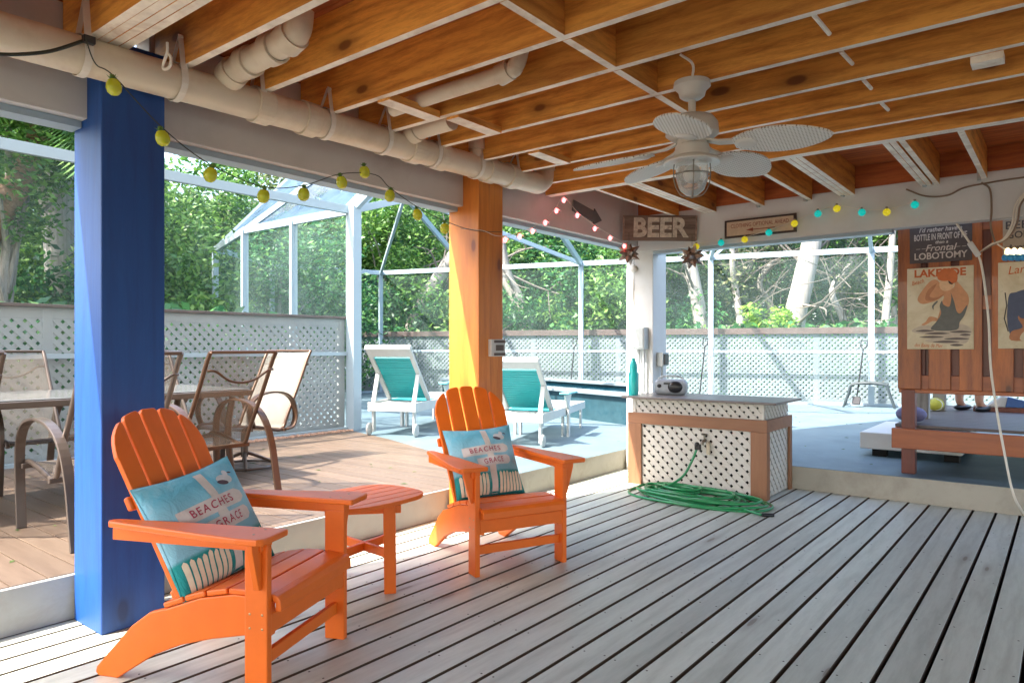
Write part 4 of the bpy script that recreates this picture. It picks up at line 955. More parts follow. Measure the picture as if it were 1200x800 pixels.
mem('corner_brace',BP[2]+bz*(EV-.02),BP[2]-fd*.42+bz*(EV+.33),.035,.05); mem('corner_brace',BP[2]+bz*(EV-.02),BP[2]+fd*.42+bz*(EV+.33),.035,.05)
for tri,mt in (((W[0]+bz*EV,CA+bz*EV,Rc,Rb),'screen_blue'),((W[1]+bz*EV,W[0]+bz*EV,Rb,pt(400,150,13)),'screen_blue'),((E1+bz*EV,BP[0]+bz*EV,R1),'screen'),((BP[0]+bz*EV,BP[1]+bz*EV,R1),'screen'),((BP[1]+bz*EV,R2,R1),'screen'),((BP[1]+bz*EV,BP[2]+bz*EV,R3,R2),'screen'),((BP[2]+bz*EV,BP[3]+bz*EV,R4,R3),'screen')):
    q=MB(); q.add(list(tri),[tuple(range(len(tri)))]); q.build('screen_panel',M[mt],cg)
# rail and frame of the side opening over the lattice wall already in the ring

# ------------------------------------------------------------------ raised pool
P0=Vector((-4.35,8.42,0)); pd=Vector((-.93,.33,0)).normalized(); pn=Vector((-.46,.89,0)).normalized()
po=thing('pool','raised pool with blue tiled wall and pale coping behind the loungers','pool',(P0.x,P0.y,ZP)); 
c=[Vector((0,0,0)),pd*5.9,pd*5.9+pn*2.6,pn*2.6]
q=MB()
for a,b in zip(c,c[1:]+c[:1]): q.beam(a+bz*.19,b+bz*.19,.16,.38)
q.build('pool_wall',M['pool'],po)
q=MB()
for a,b in zip(c,c[1:]+c[:1]): 
    q.beam(a+bz*.40,b+bz*.40,.28,.045)
q.build('coping',M['poolrim'],po,bevel=.008)
q=MB(); q.add([v+bz*.33 for v in c],[(0,1,2,3)]); q.build('water',M['water'],po)

# ------------------------------------------------------------------ loungers
def lounger(label,loc,rz):
    t=thing('sun_lounger',label,'sun lounger',loc,rz,'white and teal sun loungers'); m=M['lounger']
    for s in (1,-1):
        q=MB(); q.beam((0,s*.29,.315),(1.98,s*.29,.315),.035,.10); q.build('side_rail',m,t,bevel=.006)
        for x in (.07,1.0,1.92):
            q=MB(); q.beam((x,s*.262,.0 if x>.1 else .03),(x,s*.262,.27),.02,.06,(1,0,0)) if 0 else q.box(x-.03,x+.03,s*.262-.012,s*.262+.012,0 if x>.1 else .04,.27); q.build('leg',m,t,bevel=.003)
        q=MB(); q.lathe([(0,-.014),(.062,-.014),(.07,-.008),(.07,.008),(.062,.014),(0,.014)],20,(0,0,0),0,'y'); q.lathe([(0,-.02),(.02,-.02),(.02,.02),(0,.02)],12,(0,0,0),0,'y'); q.shift((.03,s*.30,.07)); q.build('wheel',m,t)
        q=MB(); q.beam((1.0,s*.33,.0),(1.0,s*.33,.50),.06,.03,(0,1,0)); 
        q.prism([(.97,.34),(1.10,.50),(1.10,.52),(.84,.52),(.84,.50)],s*.33-.012,s*.33+.012,'y'); q.build('arm_post',m,t,bevel=.003)
        q=MB(); q.prism([(.80,s*.27),(1.18,s*.28),(1.20,s*.33),(1.18,s*.40),(.80,s*.39)],.545 if 0 else .53,.552,'z'); q.build('arm',M['tealpale'],t,bevel=.006)
    for x in (.02,1.97):
        q=MB(); q.box(x-.02,x+.02,-.275,.275,.27,.36); q.build('end_rail',m,t,bevel=.005)
    for k in range(17):
        q=MB(); x=.52+k*.086; q.box(x,x+.07,-.272,.272,.352,.366); q.build('seat_slat',M['lounger'] if k>2 else M['teal'],t,bevel=.003)
    for k in range(8):
        q=MB(); x=.05+k*.055; q.box(x,x+.03,-.272,.272,.335,.349); q.build('under_slat',m,t,bevel=.003)
    hin=Vector((.50,0,.37)); top=Vector((-.10,0,.965)); u=(top-hin).normalized(); n=Vector((u.z,0,-u.x)); Lb=(top-hin).length
    bk=MB()
    q=MB()
    for s in (1,-1): q.beam(hin+Vector((0,s*.262,0)),top+Vector((0,s*.262,0)),.055,.035,n)
    ft=q.build('back_frame',m,t,bevel=.008)
    q=MB(); q.prism([(-.002,0),(.035,-.004),(.045,.03),(.03,.06),(0,.065),(-.03,.045)],-.29,.29,'y'); q.v=[tuple(top+u*(z-.05)+n*(x)+Vector((0,y,0))) for x,y,z in q.v]
    q.beam(top-u*.075+Vector((0,-.28,0)),top-u*.075+Vector((0,.28,0)),.14,.030,n); q.build('head_rail',m,t,bevel=.01)
    for k in range(17):
        a=.02+k*(Lb-.19)/17; c0=hin+u*a; c1=hin+u*(a+(Lb-.19)/17*.93); q=MB()
        mid=(c0+c1)/2+n*.010; q.beam(mid+Vector((0,-.232,0)),mid+Vector((0,.232,0)),(c1-c0).length,.018,n); q.build('back_strap',M['teal'],t,bevel=.005)
    for s in (1,-1):
        a=hin+u*(Lb*.52)-n*.02+Vector((0,s*.262,0)); q=MB(); q.beam(a,Vector((.06,s*.262,.355)),.025,.05,(0,1,0)); q.build('strut',m,t,bevel=.004)
    return t
la=R(109.5); lf=Vector((math.cos(la),math.sin(la),0)); ll=Vector((-lf.y,lf.x,0))
lounger('white framed sun lounger with teal strap back, right of the orange post',Vector((-4.34,6.02,ZP))+ll*.30-lf*.03,la).scale=(1,1,.955)
la=R(113); lf=Vector((math.cos(la),math.sin(la),0)); ll=Vector((-lf.y,lf.x,0))
lounger('white framed sun lounger with teal strap back, left of the orange post',Vector((-6.01,5.79,ZP))+ll*.30-lf*.03,la).scale=(1.05,1.0,1.09)

# ------------------------------------------------------------------ dining table and sling chairs on the raised deck
dt=thing('patio_table','long grey topped dining table with bronze rim on the raised deck','table',(-5.56,2.05,.206))
q=MB(); q.box(-.50,.50,-1.15,1.02,.712,.722); q.build('tabletop',M['tabletop'],dt,bevel=.006)
q=MB()
for a,b_ in (((-.51,-1.16),(.51,-1.16)),((.51,-1.16),(.51,1.03)),((.51,1.03),(-.51,1.03)),((-.51,1.03),(-.51,-1.16))): q.beam((a[0],a[1],.69),(b_[0],b_[1],.69),.03,.042)
q.build('rim',M['silver'],dt,bevel=.006)
for x in (-.43,.43):
    for y in (-1.05,.92):
        q=MB(); q.tube(bez([(x,y,.66),(x*.96,y*.97,.4),(x*1.0,y,.0)],5),.026,10); q.build('leg',M['bronze'],dt,smooth=True)
def sling_chair(label,loc,rz,frame,sling,swivel=False):
    t=thing('sling_chair',label,'chair',loc,rz,'sling dining chairs'); t.scale=(1,1,.955)
    H=.285; prof=[(-.026,-.009),(.026,-.009),(.026,.009),(-.026,.009)]
    rail=[(-.02,1.06),(.0,1.03),(.03,.98),(.13,.78),(.24,.58),(.315,.44),(.35,.365),(.40,.335),(.48,.345),(.60,.375),(.74,.40),(.82,.395),(.85,.36)]
    RP=bez([(x,0,z) for x,z in rail],4)
    for s in (1,-1):
        q=MB(); q.tube([p+Vector((0,s*(H-.035),0)) for p in RP],.015,10); q.build('side_rail',frame,t,smooth=True)
        if swivel: lp=[(.36,.34),(.28,.36),(.24,.45),(.27,.58),(.36,.66),(.50,.69),(.66,.68),(.78,.62),(.80,.50),(.76,.39)]
        else: lp=[(.0,.0),(.035,.16),(.08,.36),(.16,.53),(.28,.63),(.44,.675),(.60,.67),(.72,.63),(.79,.54),(.81,.42),(.80,.2),(.78,.0)]
        lp=bez([(x,s*H,z) for x,z in lp],4); q=MB(); q.sweep(lp,[(-.009,-.026),(.009,-.026),(.009,.026),(-.009,.026)] ,up=(0,1,0)); q.build('arm_loop',frame,t,bevel=.004,smooth=False)
    q=MB(); n=len(RP); W_=H-.035; K=6; vs=[]
    for p in RP[1:-2]:
        for k in range(K+1):
            y=-W_+2*W_*k/K; sg=.018*(1-(y/W_)**2); vs.append((p.x+ (sg if p.z>.45 else 0)*-.6+0,y,p.z-(sg if p.z<.45 else 0)))
    q.add(vs,[(j*(K+1)+i,j*(K+1)+i+1,(j+1)*(K+1)+i+1,(j+1)*(K+1)+i) for j in range(n-4) for i in range(K)]); q.build('sling',sling,t,smooth=True)
    q=MB(); q.tube([(-.02,-W_,1.06),(-.02,W_,1.06)],.012,8); q.build('top_bar',frame,t,smooth=True)
    q=MB(); q.tube(bez([(.02,-W_,.93),(.0,-W_*.8,.925),(.01,-W_*.4,.86),(.01,0,.84),(.01,W_*.4,.86),(.0,W_*.8,.925),(.02,W_,.93)],5),.009,8); q.build('back_brace',frame,t,smooth=True)
    for x,z in ((.37,.335),(.78,.375)):
        q=MB(); q.beam((x,-H,z),(x,H,z),.03,.03); q.build('cross_bar',frame,t,bevel=.004)
    if swivel:
        q=MB(); q.tube([(.56,0,.34),(.56,0,.10)],.032,14); q.build('pedestal',M['silver'],t,smooth=True)
        q=MB(); q.tube([(.56+.26*math.cos(2*PI*i/28),.26*math.sin(2*PI*i/28),.018) for i in range(28)],.012,8,closed=True); q.build('base_ring',M['silver'],t,smooth=True)
        for k in range(4):
            a=PI/4+PI/2*k; q=MB(); q.tube(bez([(.56,0,.14),(.56+.10*math.cos(a),.10*math.sin(a),.10),(.56+.27*math.cos(a),.27*math.sin(a),.018)],5),.015,8); q.build('base_leg',M['silver'],t,smooth=True)
    return t
ZD=.206
sling_chair('bronze sling dining chair with see-through tan back, just right of the blue post',(-4.46,2.66,ZD),R(182),M['bronze'],M['sling'])
sling_chair('grey framed sling dining chair mostly hidden behind the blue post',(-3.97,1.725,ZD),R(180),M['silver'],M['sling'])
sling_chair('swivel sling chair with a sunlit cream back at the far end of the table',(-5.80,3.92,ZD),R(-74),M['bronze'],M['sling_pale'],True)
sling_chair('swivel sling chair whose arm just shows at the left edge, near end of the table',(-4.62,1.06,ZD),R(180),M['silver'],M['sling'],True)
sling_chair('sling chair beyond the table at the left edge, back against the lattice',(-6.66,1.93,ZD),R(0),M['silver'],M['sling'])
sling_chair('sling chair on the far side of the table seen through the bronze chair back',(-6.62,2.95,ZD),R(4),M['silver'],M['sling'])

# ------------------------------------------------------------------ wooden booth with posters at the right
bo=thing('slatted_booth','red stained slatted wooden screen at the right edge under the back beam','screen wall',(-1.126,6.65,ZP))
def bb(name,mt,x0,x1,y0,y1,z0,z1,bev=.004):
    q=MB(); q.box(x0+1.126,x1+1.126,y0-6.65,y1-6.65,z0-ZP,z1-ZP); return q.build(name,mt,bo,bevel=bev)
for x0,x1 in ((-1.126,-.957),(-.902,-.747),(-.688,-.534),(-.473,-.332),(-.27,-.12),(-.06,.09),(.15,.30),(.36,.51)): bb('slat',M['booth'],x0,x1,6.65,6.675,.905,2.32)
for z0,z1 in ((.90,1.02),(1.55,1.66),(2.18,2.30)): bb('back_rail',M['boothx'],-1.12,.55,6.678,6.70,z0,z1)
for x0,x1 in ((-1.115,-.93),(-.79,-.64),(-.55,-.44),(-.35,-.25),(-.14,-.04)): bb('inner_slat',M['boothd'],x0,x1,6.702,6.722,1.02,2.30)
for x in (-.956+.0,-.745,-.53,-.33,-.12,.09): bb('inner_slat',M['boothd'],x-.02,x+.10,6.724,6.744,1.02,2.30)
bb('back_rail',M['boothx'],-1.12,.55,6.66,6.70,.872,.903)
bb('post',M['boothd'],-1.10,-1.00,6.652,6.75,ZP,.90); bb('post',M['boothd'],.40,.50,6.652,6.75,ZP,.90)
pf=thing('bench_platform','low wooden platform of grey boards with a red stained front beam at the right','platform',(-1.165,6.64,ZP))
def pb(name,mt,x0,x1,y0,y1,z0,z1,bev=.004):
    q=MB(); q.box(x0+1.165,x1+1.165,y0-6.64,y1-6.64,z0-ZP,z1-ZP); return q.build(name,mt,pf,bevel=bev)
pb('front_beam',M['boothx'],-1.165,.9,6.60,6.648,.412,.578,.006)
pb('front_edge',M['boothx'],-1.165,.9,6.56,6.60,.405,.545,.006) if False else None
y=6.76
while y<9.2: pb('board',M['platform'],-1.165,.9,y,y+.133,.575,.60,.003); y+=.14
pb('side_beam',M['boothx'],-1.165,-1.125,6.76,9.2,.43,.574); pb('leg',M['boothd'],-1.12,-1.03,9.0,9.1,ZP,.43); pb('leg',M['boothd'],.7,.8,9.0,9.1,ZP,.43); pb('leg',M['boothd'],.7,.8,6.77,6.87,ZP,.43)
sb=MB(); sb.box(-1.60,-.75,7.50,8.75,.07+ZP,.20+ZP+.03); o=sb.build('step_slab',M['white'],bevel=.01); tag(o,'pale slab step beside the wooden platform','step'); 
q=MB(); 
for x in (-1.5,-.9):
    for y in (7.55,8.5): q.box(x,x+.12,y,y+.12,ZP,ZP+.07)
q.build('foot',M['dark'],o)
for px_,nm,zt in ((1081,'grey brown support post standing on the platform, nearer one',.93),(1101,'grey brown support post standing on the platform, farther one',.93)):
    p=at(px_,490 if px_<1090 else 481,.60); q=MB(); q.box(-.055,.055,-.05,.05,0,zt-.55+1.3); o=q.build('support_post',M['bark'],bevel=.004); o.location=(p.x,p.y,.60); tag(o,nm,'post')
p=at(1098,481,.60); q=MB(); q.ball((0,0,.068),.082,.082,.068,20,12); o=thing('ball','yellow ball lying on the platform','ball',(p.x-.01,p.y-.05,.60)); q.build('body',flat('yellow_ball',(.52,.50,.06)),o,smooth=True)
q=MB(); q.tube([(.0+.083*math.cos(a)*.9,-.068*abs(math.cos(a*1.0))*.6-.03,.068+.06*math.sin(a)) for a in [i*2*PI/20 for i in range(20)]],.004,6,closed=True); q.build('seam',M['white'],o)
p=at(1062,499,.60); q=MB(); q.ball((0,0,.075),.12,.10,.07,20,12); o=q.build('round_cushion',flat('lavender_cloth',(.15,.14,.25),.8),smooth=True); o.location=(p.x-.01,p.y+.30,.60); tag(o,'round lavender cushion on the platform behind the booth post','cushion')
p=at(1175,482,.60); t=thing('tray','dark red board tray holding folded cloth on the platform','tray',(p.x,p.y,.60),R(5)); q=MB(); q.box(-.25,.4,-.11,.16,0,.045); q.build('board',M['boothd'],t,bevel=.005)
t=thing('folded_cloth','blue and white folded towels lying on the dark red tray','towel',(p.x+.02,p.y,.645),R(5)); 
q=MB(); q.prism([(-.17,0),(.16,0),(.15,.06),(.05,.10),(-.02,.12)],-.07,.09,'y'); q.build('towel',M['white'],t,bevel=.012)
q=MB(); q.prism([(.0,.005),(.22,.005),(.18,.07),(.02,.11)],-.085,-.072,'y'); q.build('towel_stripe',flat('navy_stripe',(.06,.14,.35)),t,bevel=.004)

# slogan signs and posters, real flat boards on the booth
M['slate']=flat('slate_board',(.085,.065,.065)); M['chalk']=flat('chalk_print',(.60,.52,.47)); M['tan']=flat('tan_board',(.40,.31,.22)); M['ink']=flat('dark_ink',(.06,.045,.04))
yb=6.63
def bc(px0,py0,px1,py1): 
    a=ony(px0,py0,yb); b=ony(px1,py1,yb); return a,b
a=ony(1066,268,yb);b=ony(1139,262,yb);c=ony(1066,311,yb); W1=b.x-a.x
lo_=panel_thing('sign','dark slogan board about a bottle in front of me and a frontal lobotomy','sign',((a.x+b.x)/2,yb,2.095),(1,0,0),W1,.305,.018,M['slate'])
for s,x,y,sz_,wd,sh in (("I'd rather have a",0,.112,.05,.30,.25),('BOTTLE IN FRONT OF ME',0,.052,.07,.37,0),('than a',.01,.008,.035,.09,.25),('Frontal',.0,-.038,.075,.22,.3),('LOBOTOMY',0,-.102,.075,.37,0)):
    put_text(lo_,'lettering',s,x,y,sz_,M['chalk'],wd,.0005,.0006,.0015 if sh==0 else .0008,0,sh)
q=MB()
for x in (-.17,-.13,.11,.15): q.box(x,x+.03,-.040,-.037,.0003,.001)
q.build('flourish',M['chalk'],lo_)
b2=panel_thing('sign','tan board at the right edge reading BEER IS PROOF THAT GOD LOVES US','sign',(-.17,yb,2.09),(1,0,0),.46,.30,.018,M['tan'])
for s,x,y,sz_,wd in (('BEER',-.115,.095,.085,.20),('IS PROOF',.10,.10,.05,.16),('GOD',-.13,.02,.075,.15),('LOVES US',.07,.02,.055,.20),('& wants us to be happy',0,-.07,.05,.38)):
    put_text(b2,'lettering',s,x,y,sz_,M['ink'],wd,.0005,.0006,.001)
def shape(o,name,poly,z0,z1,mt,flipx=1):
    q=MB(); n=len(poly); vs=[(x,y,z1) for x,y in poly]+[(x,y,z0) for x,y in poly]
    q.add(vs,[tuple(range(n)),tuple(range(n,2*n))[::-1]]+[(i,(i+1)%n,n+(i+1)%n,n+i) for i in range(n)])
    bm=bmesh.new(); me=q.mesh(name,mt); bm.from_mesh(me); bmesh.ops.triangulate(bm,faces=[f for f in bm.faces if len(f.verts)>4]); bm.to_mesh(me); bm.free()
    ob=bpy.data.objects.new(name,me); C.objects.link(ob); ob.parent=o; return ob
def sp2(pts,n=5,closed=True):
    P=[Vector((x,y,0)) for x,y in pts]; N=len(P); out=[]
    for i in range(N):
        a,b_,c_,d=P[i-1],P[i],P[(i+1)%N],P[(i+2)%N]
        for k in range(n):
            t=k/n; v=.5*((2*b_)+(c_-a)*t+(2*a-5*b_+4*c_-d)*t*t+(3*b_-a-3*c_+d)*t**3); out.append((v.x,v.y))
    return out
nt=NT('poster_paper'); v=mapped(nt,(1,1,1),rnd=False); n1=noise(nt,v,4,6,.65,.6); n2=noise(nt,v,40,3,.6)
c=ramp(nt,n1,[(.3,(.50,.40,.24)),(.55,(.66,.58,.42)),(.8,(.72,.66,.52))]); c=mixc(nt,ramp(nt,n2,[(.62,(0,0,0)),(.75,(.4,)*3)]),c,(.30,.24,.14)); nt.l(c,nt.b.inputs['Base Color']); nt.b.inputs['Roughness'].default_value=.6; M['paper']=nt.m
for nm,c in dict(skin=(.62,.30,.15),suit=(.14,.145,.135),cap_o=(.62,.16,.04),hairk=(.03,.02,.02),redttl=(.55,.11,.02),ripple=(.14,.11,.10),ripple2=(.55,.46,.36),skin2=(.75,.48,.28),blu=(.08,.10,.17),shade=(.45,.19,.09)).items(): M[nm]=flat(nm,c)
# poster frame: pixel box 1063..1141 x 312..408 -> local metres
a=ony(1063,312,yb); b=ony(1141,312,yb); zt=(ony(1100,313,yb).z); zb=ony(1100,409,yb).z; PWd=b.x-a.x; PH=zt-zb
ps=panel_thing('poster','vintage seaside poster of a bather in an orange cap and grey swimsuit','poster',((a.x+b.x)/2,yb,(zt+zb)/2),(1,0,0),PWd,PH,.022,M['paper'])
def F(x,y): return ((x-277)/ (450-105)*PWd, (532-y)/(742-322)*PH)   # from the enlarged view of the photograph
put_text(ps,'lettering','LAKESIDE',0,PH/2-.048,.085,M['redttl'],.36,.0004,.0004,.003)
put_text(ps,'lettering','Beach',-.155,PH/2-.115,.05,M['redttl'],.09,.0004,.0004,0,R(14),.3)
put_text(ps,'lettering','des Bains de Mer',-.08,-PH/2+.03,.045,M['redttl'],.20,.0004,.0004,0,R(-2),.3)
shape(ps,'ripple_print',sp2([F(*p_) for p_ in [(130,650),(200,618),(300,640),(380,615),(438,640),(430,680),(400,715),(280,712),(200,700),(250,675)]]),.0003,.0012,M['ripple2'])
for k,(y,x0,x1) in enumerate(((648,150,250),(662,200,330),(655,330,440),(680,170,300),(690,300,430),(705,240,380),(722,330,400),(670,380,435))):
    shape(ps,'ripple_print',sp2([F(x0,y),F((x0+x1)/2,y-7),F(x1,y),F((x0+x1)/2,y+5)]),.0012,.0018,M['ripple'])
body=[(268,390),(225,395),(165,470),(170,500),(200,508),(262,492),(300,470),(285,520),(275,560),(262,600),(240,640),(360,643),(385,590),(420,530),(425,480),(400,440),(360,395),(350,430),(300,440)]
shape(ps,'figure_print',sp2([F(*p_) for p_ in body],4),.0012,.0024,M['skin'])
shape(ps,'figure_print',sp2([F(*p_) for p_ in [(205,600),(225,575),(262,582),(272,600),(240,598),(200,618),(182,615)]],4),.0012,.0024,M['skin'])
shape(ps,'arm_shadow_print',sp2([F(*p_) for p_ in [(215,440),(262,405),(250,430),(225,470),(262,478),(300,460),(262,488),(205,490)]],4),.0024,.0028,M['shade'])
shape(ps,'face_print',sp2([F(*p_) for p_ in [(285,390),(278,425),(300,445),(335,440),(350,415),(340,385)]],4),.0024,.0034,M['skin2'])
shape(ps,'hair_print',sp2([F(*p_) for p_ in [(322,388),(348,385),(345,412),(328,408)]],4),.0034,.004,M['hairk'])
shape(ps,'cap_print',sp2([F(*p_) for p_ in [(270,385),(268,355),(295,335),(335,333),(365,355),(368,395),(345,408),(325,395),(300,395)]],4),.004,.005,M['cap_o'])
shape(ps,'suit_print',sp2([F(*p_) for p_ in [(290,495),(298,515),(328,525),(338,480),(335,455),(352,500),(365,550),(385,560),(418,520),(405,570),(380,605),(362,645),(235,642),(262,600),(285,560),(278,520)]],4),.0034,.0042,M['suit'])
shape(ps,'strap_print',sp2([F(*p_) for p_ in [(238,520),(262,495),(268,500),(248,522),(246,540)]],3),.0024,.003,M['suit'])
# right poster
p2=panel_thing('poster','cream vintage poster with a dark blue and pink figure at the right edge','poster',(-.43+.235,yb,(zt+zb)/2+.005),(1,0,0),.47,PH,.022,M['paper'])
put_text(p2,'lettering','Larchmont',-.0,PH/2-.05,.09,M['redttl'],.36,.0004,.0004,0,R(6),.3)
shape(p2,'figure_print',sp2([(-.16,-.22),(-.17,.06),(-.12,.10),(-.05,.12),(.05,.12),(.13,.08),(.16,-.05),(.15,-.26),(0,-.27)],4),.0003,.001,M['blu'])
shape(p2,'figure_print',sp2([(-.11,-.09),(-.05,-.04),(.02,-.05),(.05,-.12),(.02,-.18),(-.02,-.20),(.01,-.26),(-.15,-.27),(-.15,-.20),(-.08,-.17)],4),.001,.002,M['shade'])
shape(p2,'cap_print',sp2([(-.10,-.06),(-.04,-.02),(.03,-.04),(.04,-.09),(-.02,-.10),(-.09,-.10)],4),.002,.003,M['blu'])
shape(p2,'face_print',sp2([(-.03,.11),(.0,.20),(.06,.22),(.11,.18),(.10,.12),(.04,.09)],4),.001,.002,M['skin2'])
shape(p2,'suit_print',sp2([(-.07,-.20),(.02,-.18),(.06,-.27),(-.09,-.27)],4),.002,.003,M['paper'])
q=MB(); q.sweep([(-.19,.10,.001),(-.18,.0,.001),(-.195,-.1,.001),(-.17,-.2,.001)],[(-.004,0),(.004,0),(.004,.001),(-.004,.001)]); q.build('vine_print',M['ink'],p2)

# stool and long-handled tools by the fence
M['stool']=paint('dull_stool_metal',(.035,.05,.055),.5); p=at(1022,476,ZP); st=thing('folding_stool','grey metal folding stool with a pale seat on the patio by the booth','stool',(p.x,p.y-.2,ZP),R(10))
q=MB(); q.box(-.26,.30,-.22,.22,.40,.425); q.build('seat',M['stool'],st,bevel=.01)
for s in (-1,1):
    for xx,k in ((-.27,-.14),(.25,.14)):
        q=MB(); q.tube(bez([(xx+k,s*.22,0),(xx+k*.4,s*.22,.25),(xx,s*.22,.40),(0,s*.22,.435)],4),.019,8); q.build('leg',M['stool'],st,smooth=True)
q=MB(); q.tube([(-.36,-.22,.12),(-.36,.22,.12)],.010,6); q.build('cross_bar',M['greypl'],st)
def tool(label,foot,top):
    foot=Vector(foot);top=Vector(top); t=thing('long_handled_scoop',label,'tool',foot,0,'black long-handled scoops'); d_=top-foot; u=d_.normalized(); sd_=u.cross(Vector((0,1,0))).normalized()
    q=MB(); q.tube([u*.12,u*(d_.length-.16)],.012,8); q.build('pole',M['black'],t,smooth=True)
    e=d_-u*.16; q=MB(); q.tube([e,e+sd_*.05+u*.05,e+sd_*.05+u*.16,e-sd_*.05+u*.16,e-sd_*.05+u*.05],.010,6,closed=True); q.build('grip',M['black'],t)
    q=MB(); q.beam(u*.0,u*.14,.13,.035,(0,1,0)); q.build('head',M['black'],t,bevel=.01)
def offs(px,pyb,pxt,pyt,o=.12):
    f=on_back(px); f=f-fn*(o+.30); D=-f.x*SN+f.y*CS; a=pt(px,pyb,D); b=on_back(pxt); b=b-fn*o; D2=-b.x*SN+b.y*CS; b=pt(pxt,pyt,D2); a.z=max(a.z,ZP+.01); return a,b
a,b=offs(1003,474,1013,399); tool('black long-handled scoop leaning on the fence at the right by the stool',a,b)
a,b=offs(819,470,827,397); tool('black long-handled scoop leaning on the fence behind the boombox',a,b)
a,b=offs(667,470,674,397); tool('black long-handled scoop leaning on the fence behind the right lounger',a,b)

# ------------------------------------------------------------------ person behind the booth (only an ankle shows under it)
def person(label,loc,rz):
    t=thing('person',label,'person',loc,rz)
    V=[(0,0,.93),(0,.0,1.08),(0,0,1.28),(0,0,1.43),(.01,0,1.53),(.02,0,1.66),(.02,0,1.72)]; E=[(0,1),(1,2),(2,3),(3,4),(4,5),(5,6)]; Rr=[.135,.125,.145,.10,.055,.085,.075]
    for s in (1,-1):
        b=len(V); V+= [(0,s*.10,.90),(.01,s*.105,.50),(-.01,s*.105,.28),(-.01,s*.105,.09),(.05,s*.11,.035),(.15,s*.115,.025)]; Rr+=[.085,.058,.052,.038,.036,.028]; E+=[(0,b),(b,b+1),(b+1,b+2),(b+2,b+3),(b+3,b+4),(b+4,b+5)]
        b=len(V); V+= [(0,s*.19,1.42),(-.02,s*.25,1.15),(.05,s*.27,.90),(.07,s*.27,.83)]; Rr+=[.055,.04,.028,.03]; E+=[(3,b),(b,b+1),(b+1,b+2),(b+2,b+3)]
        hb=b+3
        for k in range(5):
            i=len(V); a=(k-2)*.02; V+= [(.07+a,s*.27,.80),(.075+a*1.3,s*.268,.755-(.01 if k in(0,4) else 0))]; Rr+=[.010,.008]; E+=[(hb,i),(i,i+1)]
    me=bpy.data.meshes.new('body'); me.from_pydata(V,E,[]); o=bpy.data.objects.new('body',me); C.objects.link(o); o.parent=t
    me.materials.append(M['skinp']); m=o.modifiers.new('skin','SKIN'); 
    for i,r in enumerate(Rr): me.skin_vertices[0].data[i].radius=(r,r)
    me.skin_vertices[0].data[0].use_root=True
    m=o.modifiers.new('sub','SUBSURF'); m.levels=1; m.render_levels=2
    q=MB(); q.lathe([(.135,.95),(.155,.88),(.165,.80),(.16,.62),(.15,.60)],20); q.v=[(x*.85,y*1.2,z) for x,y,z in q.v]; q.build('shorts',flat('navy_shorts',(.04,.05,.12)),t,smooth=True)
    q=MB(); q.lathe([(.155,.93),(.15,1.1),(.165,1.3),(.15,1.42),(.07,1.50)],20); q.v=[(x*.85,y*1.15,z) for x,y,z in q.v]; q.build('shirt',M['white'],t,smooth=True)
    q=MB(); q.ball((.01,0,1.745),.095,.085,.075,16,10); q.build('hair',flat('brown_hair',(.08,.045,.02)),t,smooth=True)
    q=MB()
    for s in (1,-1): q.ball((.10,s*.035,1.70),.012,.014,.01,8,6)
    q.build('eyes',M['black'],t)
    q=MB()
    for s in (1,-1): q.ball((.05,s*.112,.03),.125,.045,.032,14,8)
    q.build('shoes',M['black'],t,smooth=True); return t
M['skinp']=flat('skin',(.55,.28,.18),.5)
p=at(1134,481,.60); person('person in dark shoes standing on the platform behind the slatted booth, one ankle showing',(p.x+.02,p.y-.02,.60),R(60))

# ------------------------------------------------------------------ trees and planting
def leaf(q,c,s,rnd,asp=.42,droop=0.0):
    a=rnd.uniform(0,2*PI); b=rnd.uniform(-.9,.7)-droop; d=Vector((math.cos(a)*math.cos(b),math.sin(a)*math.cos(b),math.sin(b)))
    n=Vector((rnd.gauss(0,1),rnd.gauss(0,1),rnd.gauss(0,1)+.6)); w_=d.cross(n)
    if w_.length<1e-4: return
    w_=w_.normalized()*s*asp*.5; k=len(q.v); m=c+d*s*.5
    q.v+= [tuple(c),tuple(m+w_),tuple(c+d*s),tuple(m-w_)]; q.f.append((k,k+1,k+2,k+3)); q.m.append(0)
def crown_mesh(name,mt,seed,rx,rz,nclump,nleaf,size,spread=.5,asp=.42,droop=0.0):
    rnd=random.Random(seed); q=MB(); cl=[]
    for i in range(nclump):
        while True:
            p=Vector((rnd.uniform(-1,1),rnd.uniform(-1,1),rnd.uniform(-1,1)))
            if .25<p.length<1: break
        f=rnd.uniform(.72,1.08); cl.append((Vector((p.x*rx*f,p.y*rx*f,p.z*rz*f)),rnd.uniform(.6,1.3)*spread))
    for c,r in cl:
        for j in range(nleaf//nclump):
            v=Vector((rnd.gauss(0,1),rnd.gauss(0,1),rnd.gauss(0,.75))).normalized()*r*rnd.random()**.4
            leaf(q,c+v,size*rnd.uniform(.6,1.25),rnd,asp,droop)
    me=bpy.data.meshes.new(name); me.from_pydata(q.v,[],q.f); me.materials.append(mt); return me,cl
def trunk_mb(pts,r0,r1,n=10):
    P=bez([Vector(p) for p in pts],5); q=MB(); L_=len(P); q.tube(P,1.0,n,scale=[r0+(r1-r0)*i/(L_-1) for i in range(L_)]); return q
crowns={}
for key,mt,kw in (('A1','leafA',dict(seed=1)),('A2','leafA',dict(seed=2)),('B1','leafB',dict(seed=3)),('B2','leafB',dict(seed=4)),('C1','leafC',dict(seed=5)),('C2','leafC',dict(seed=6))):
    n=15000 if key[0]!='C' else 11500
    crowns[key]=crown_mesh('crown',M[mt],rx=1.9,rz=2.3,nclump=46 if key[0]!='C' else 34,nleaf=n,size=.125 if key[0]!='C' else .115,spread=.55,**kw)
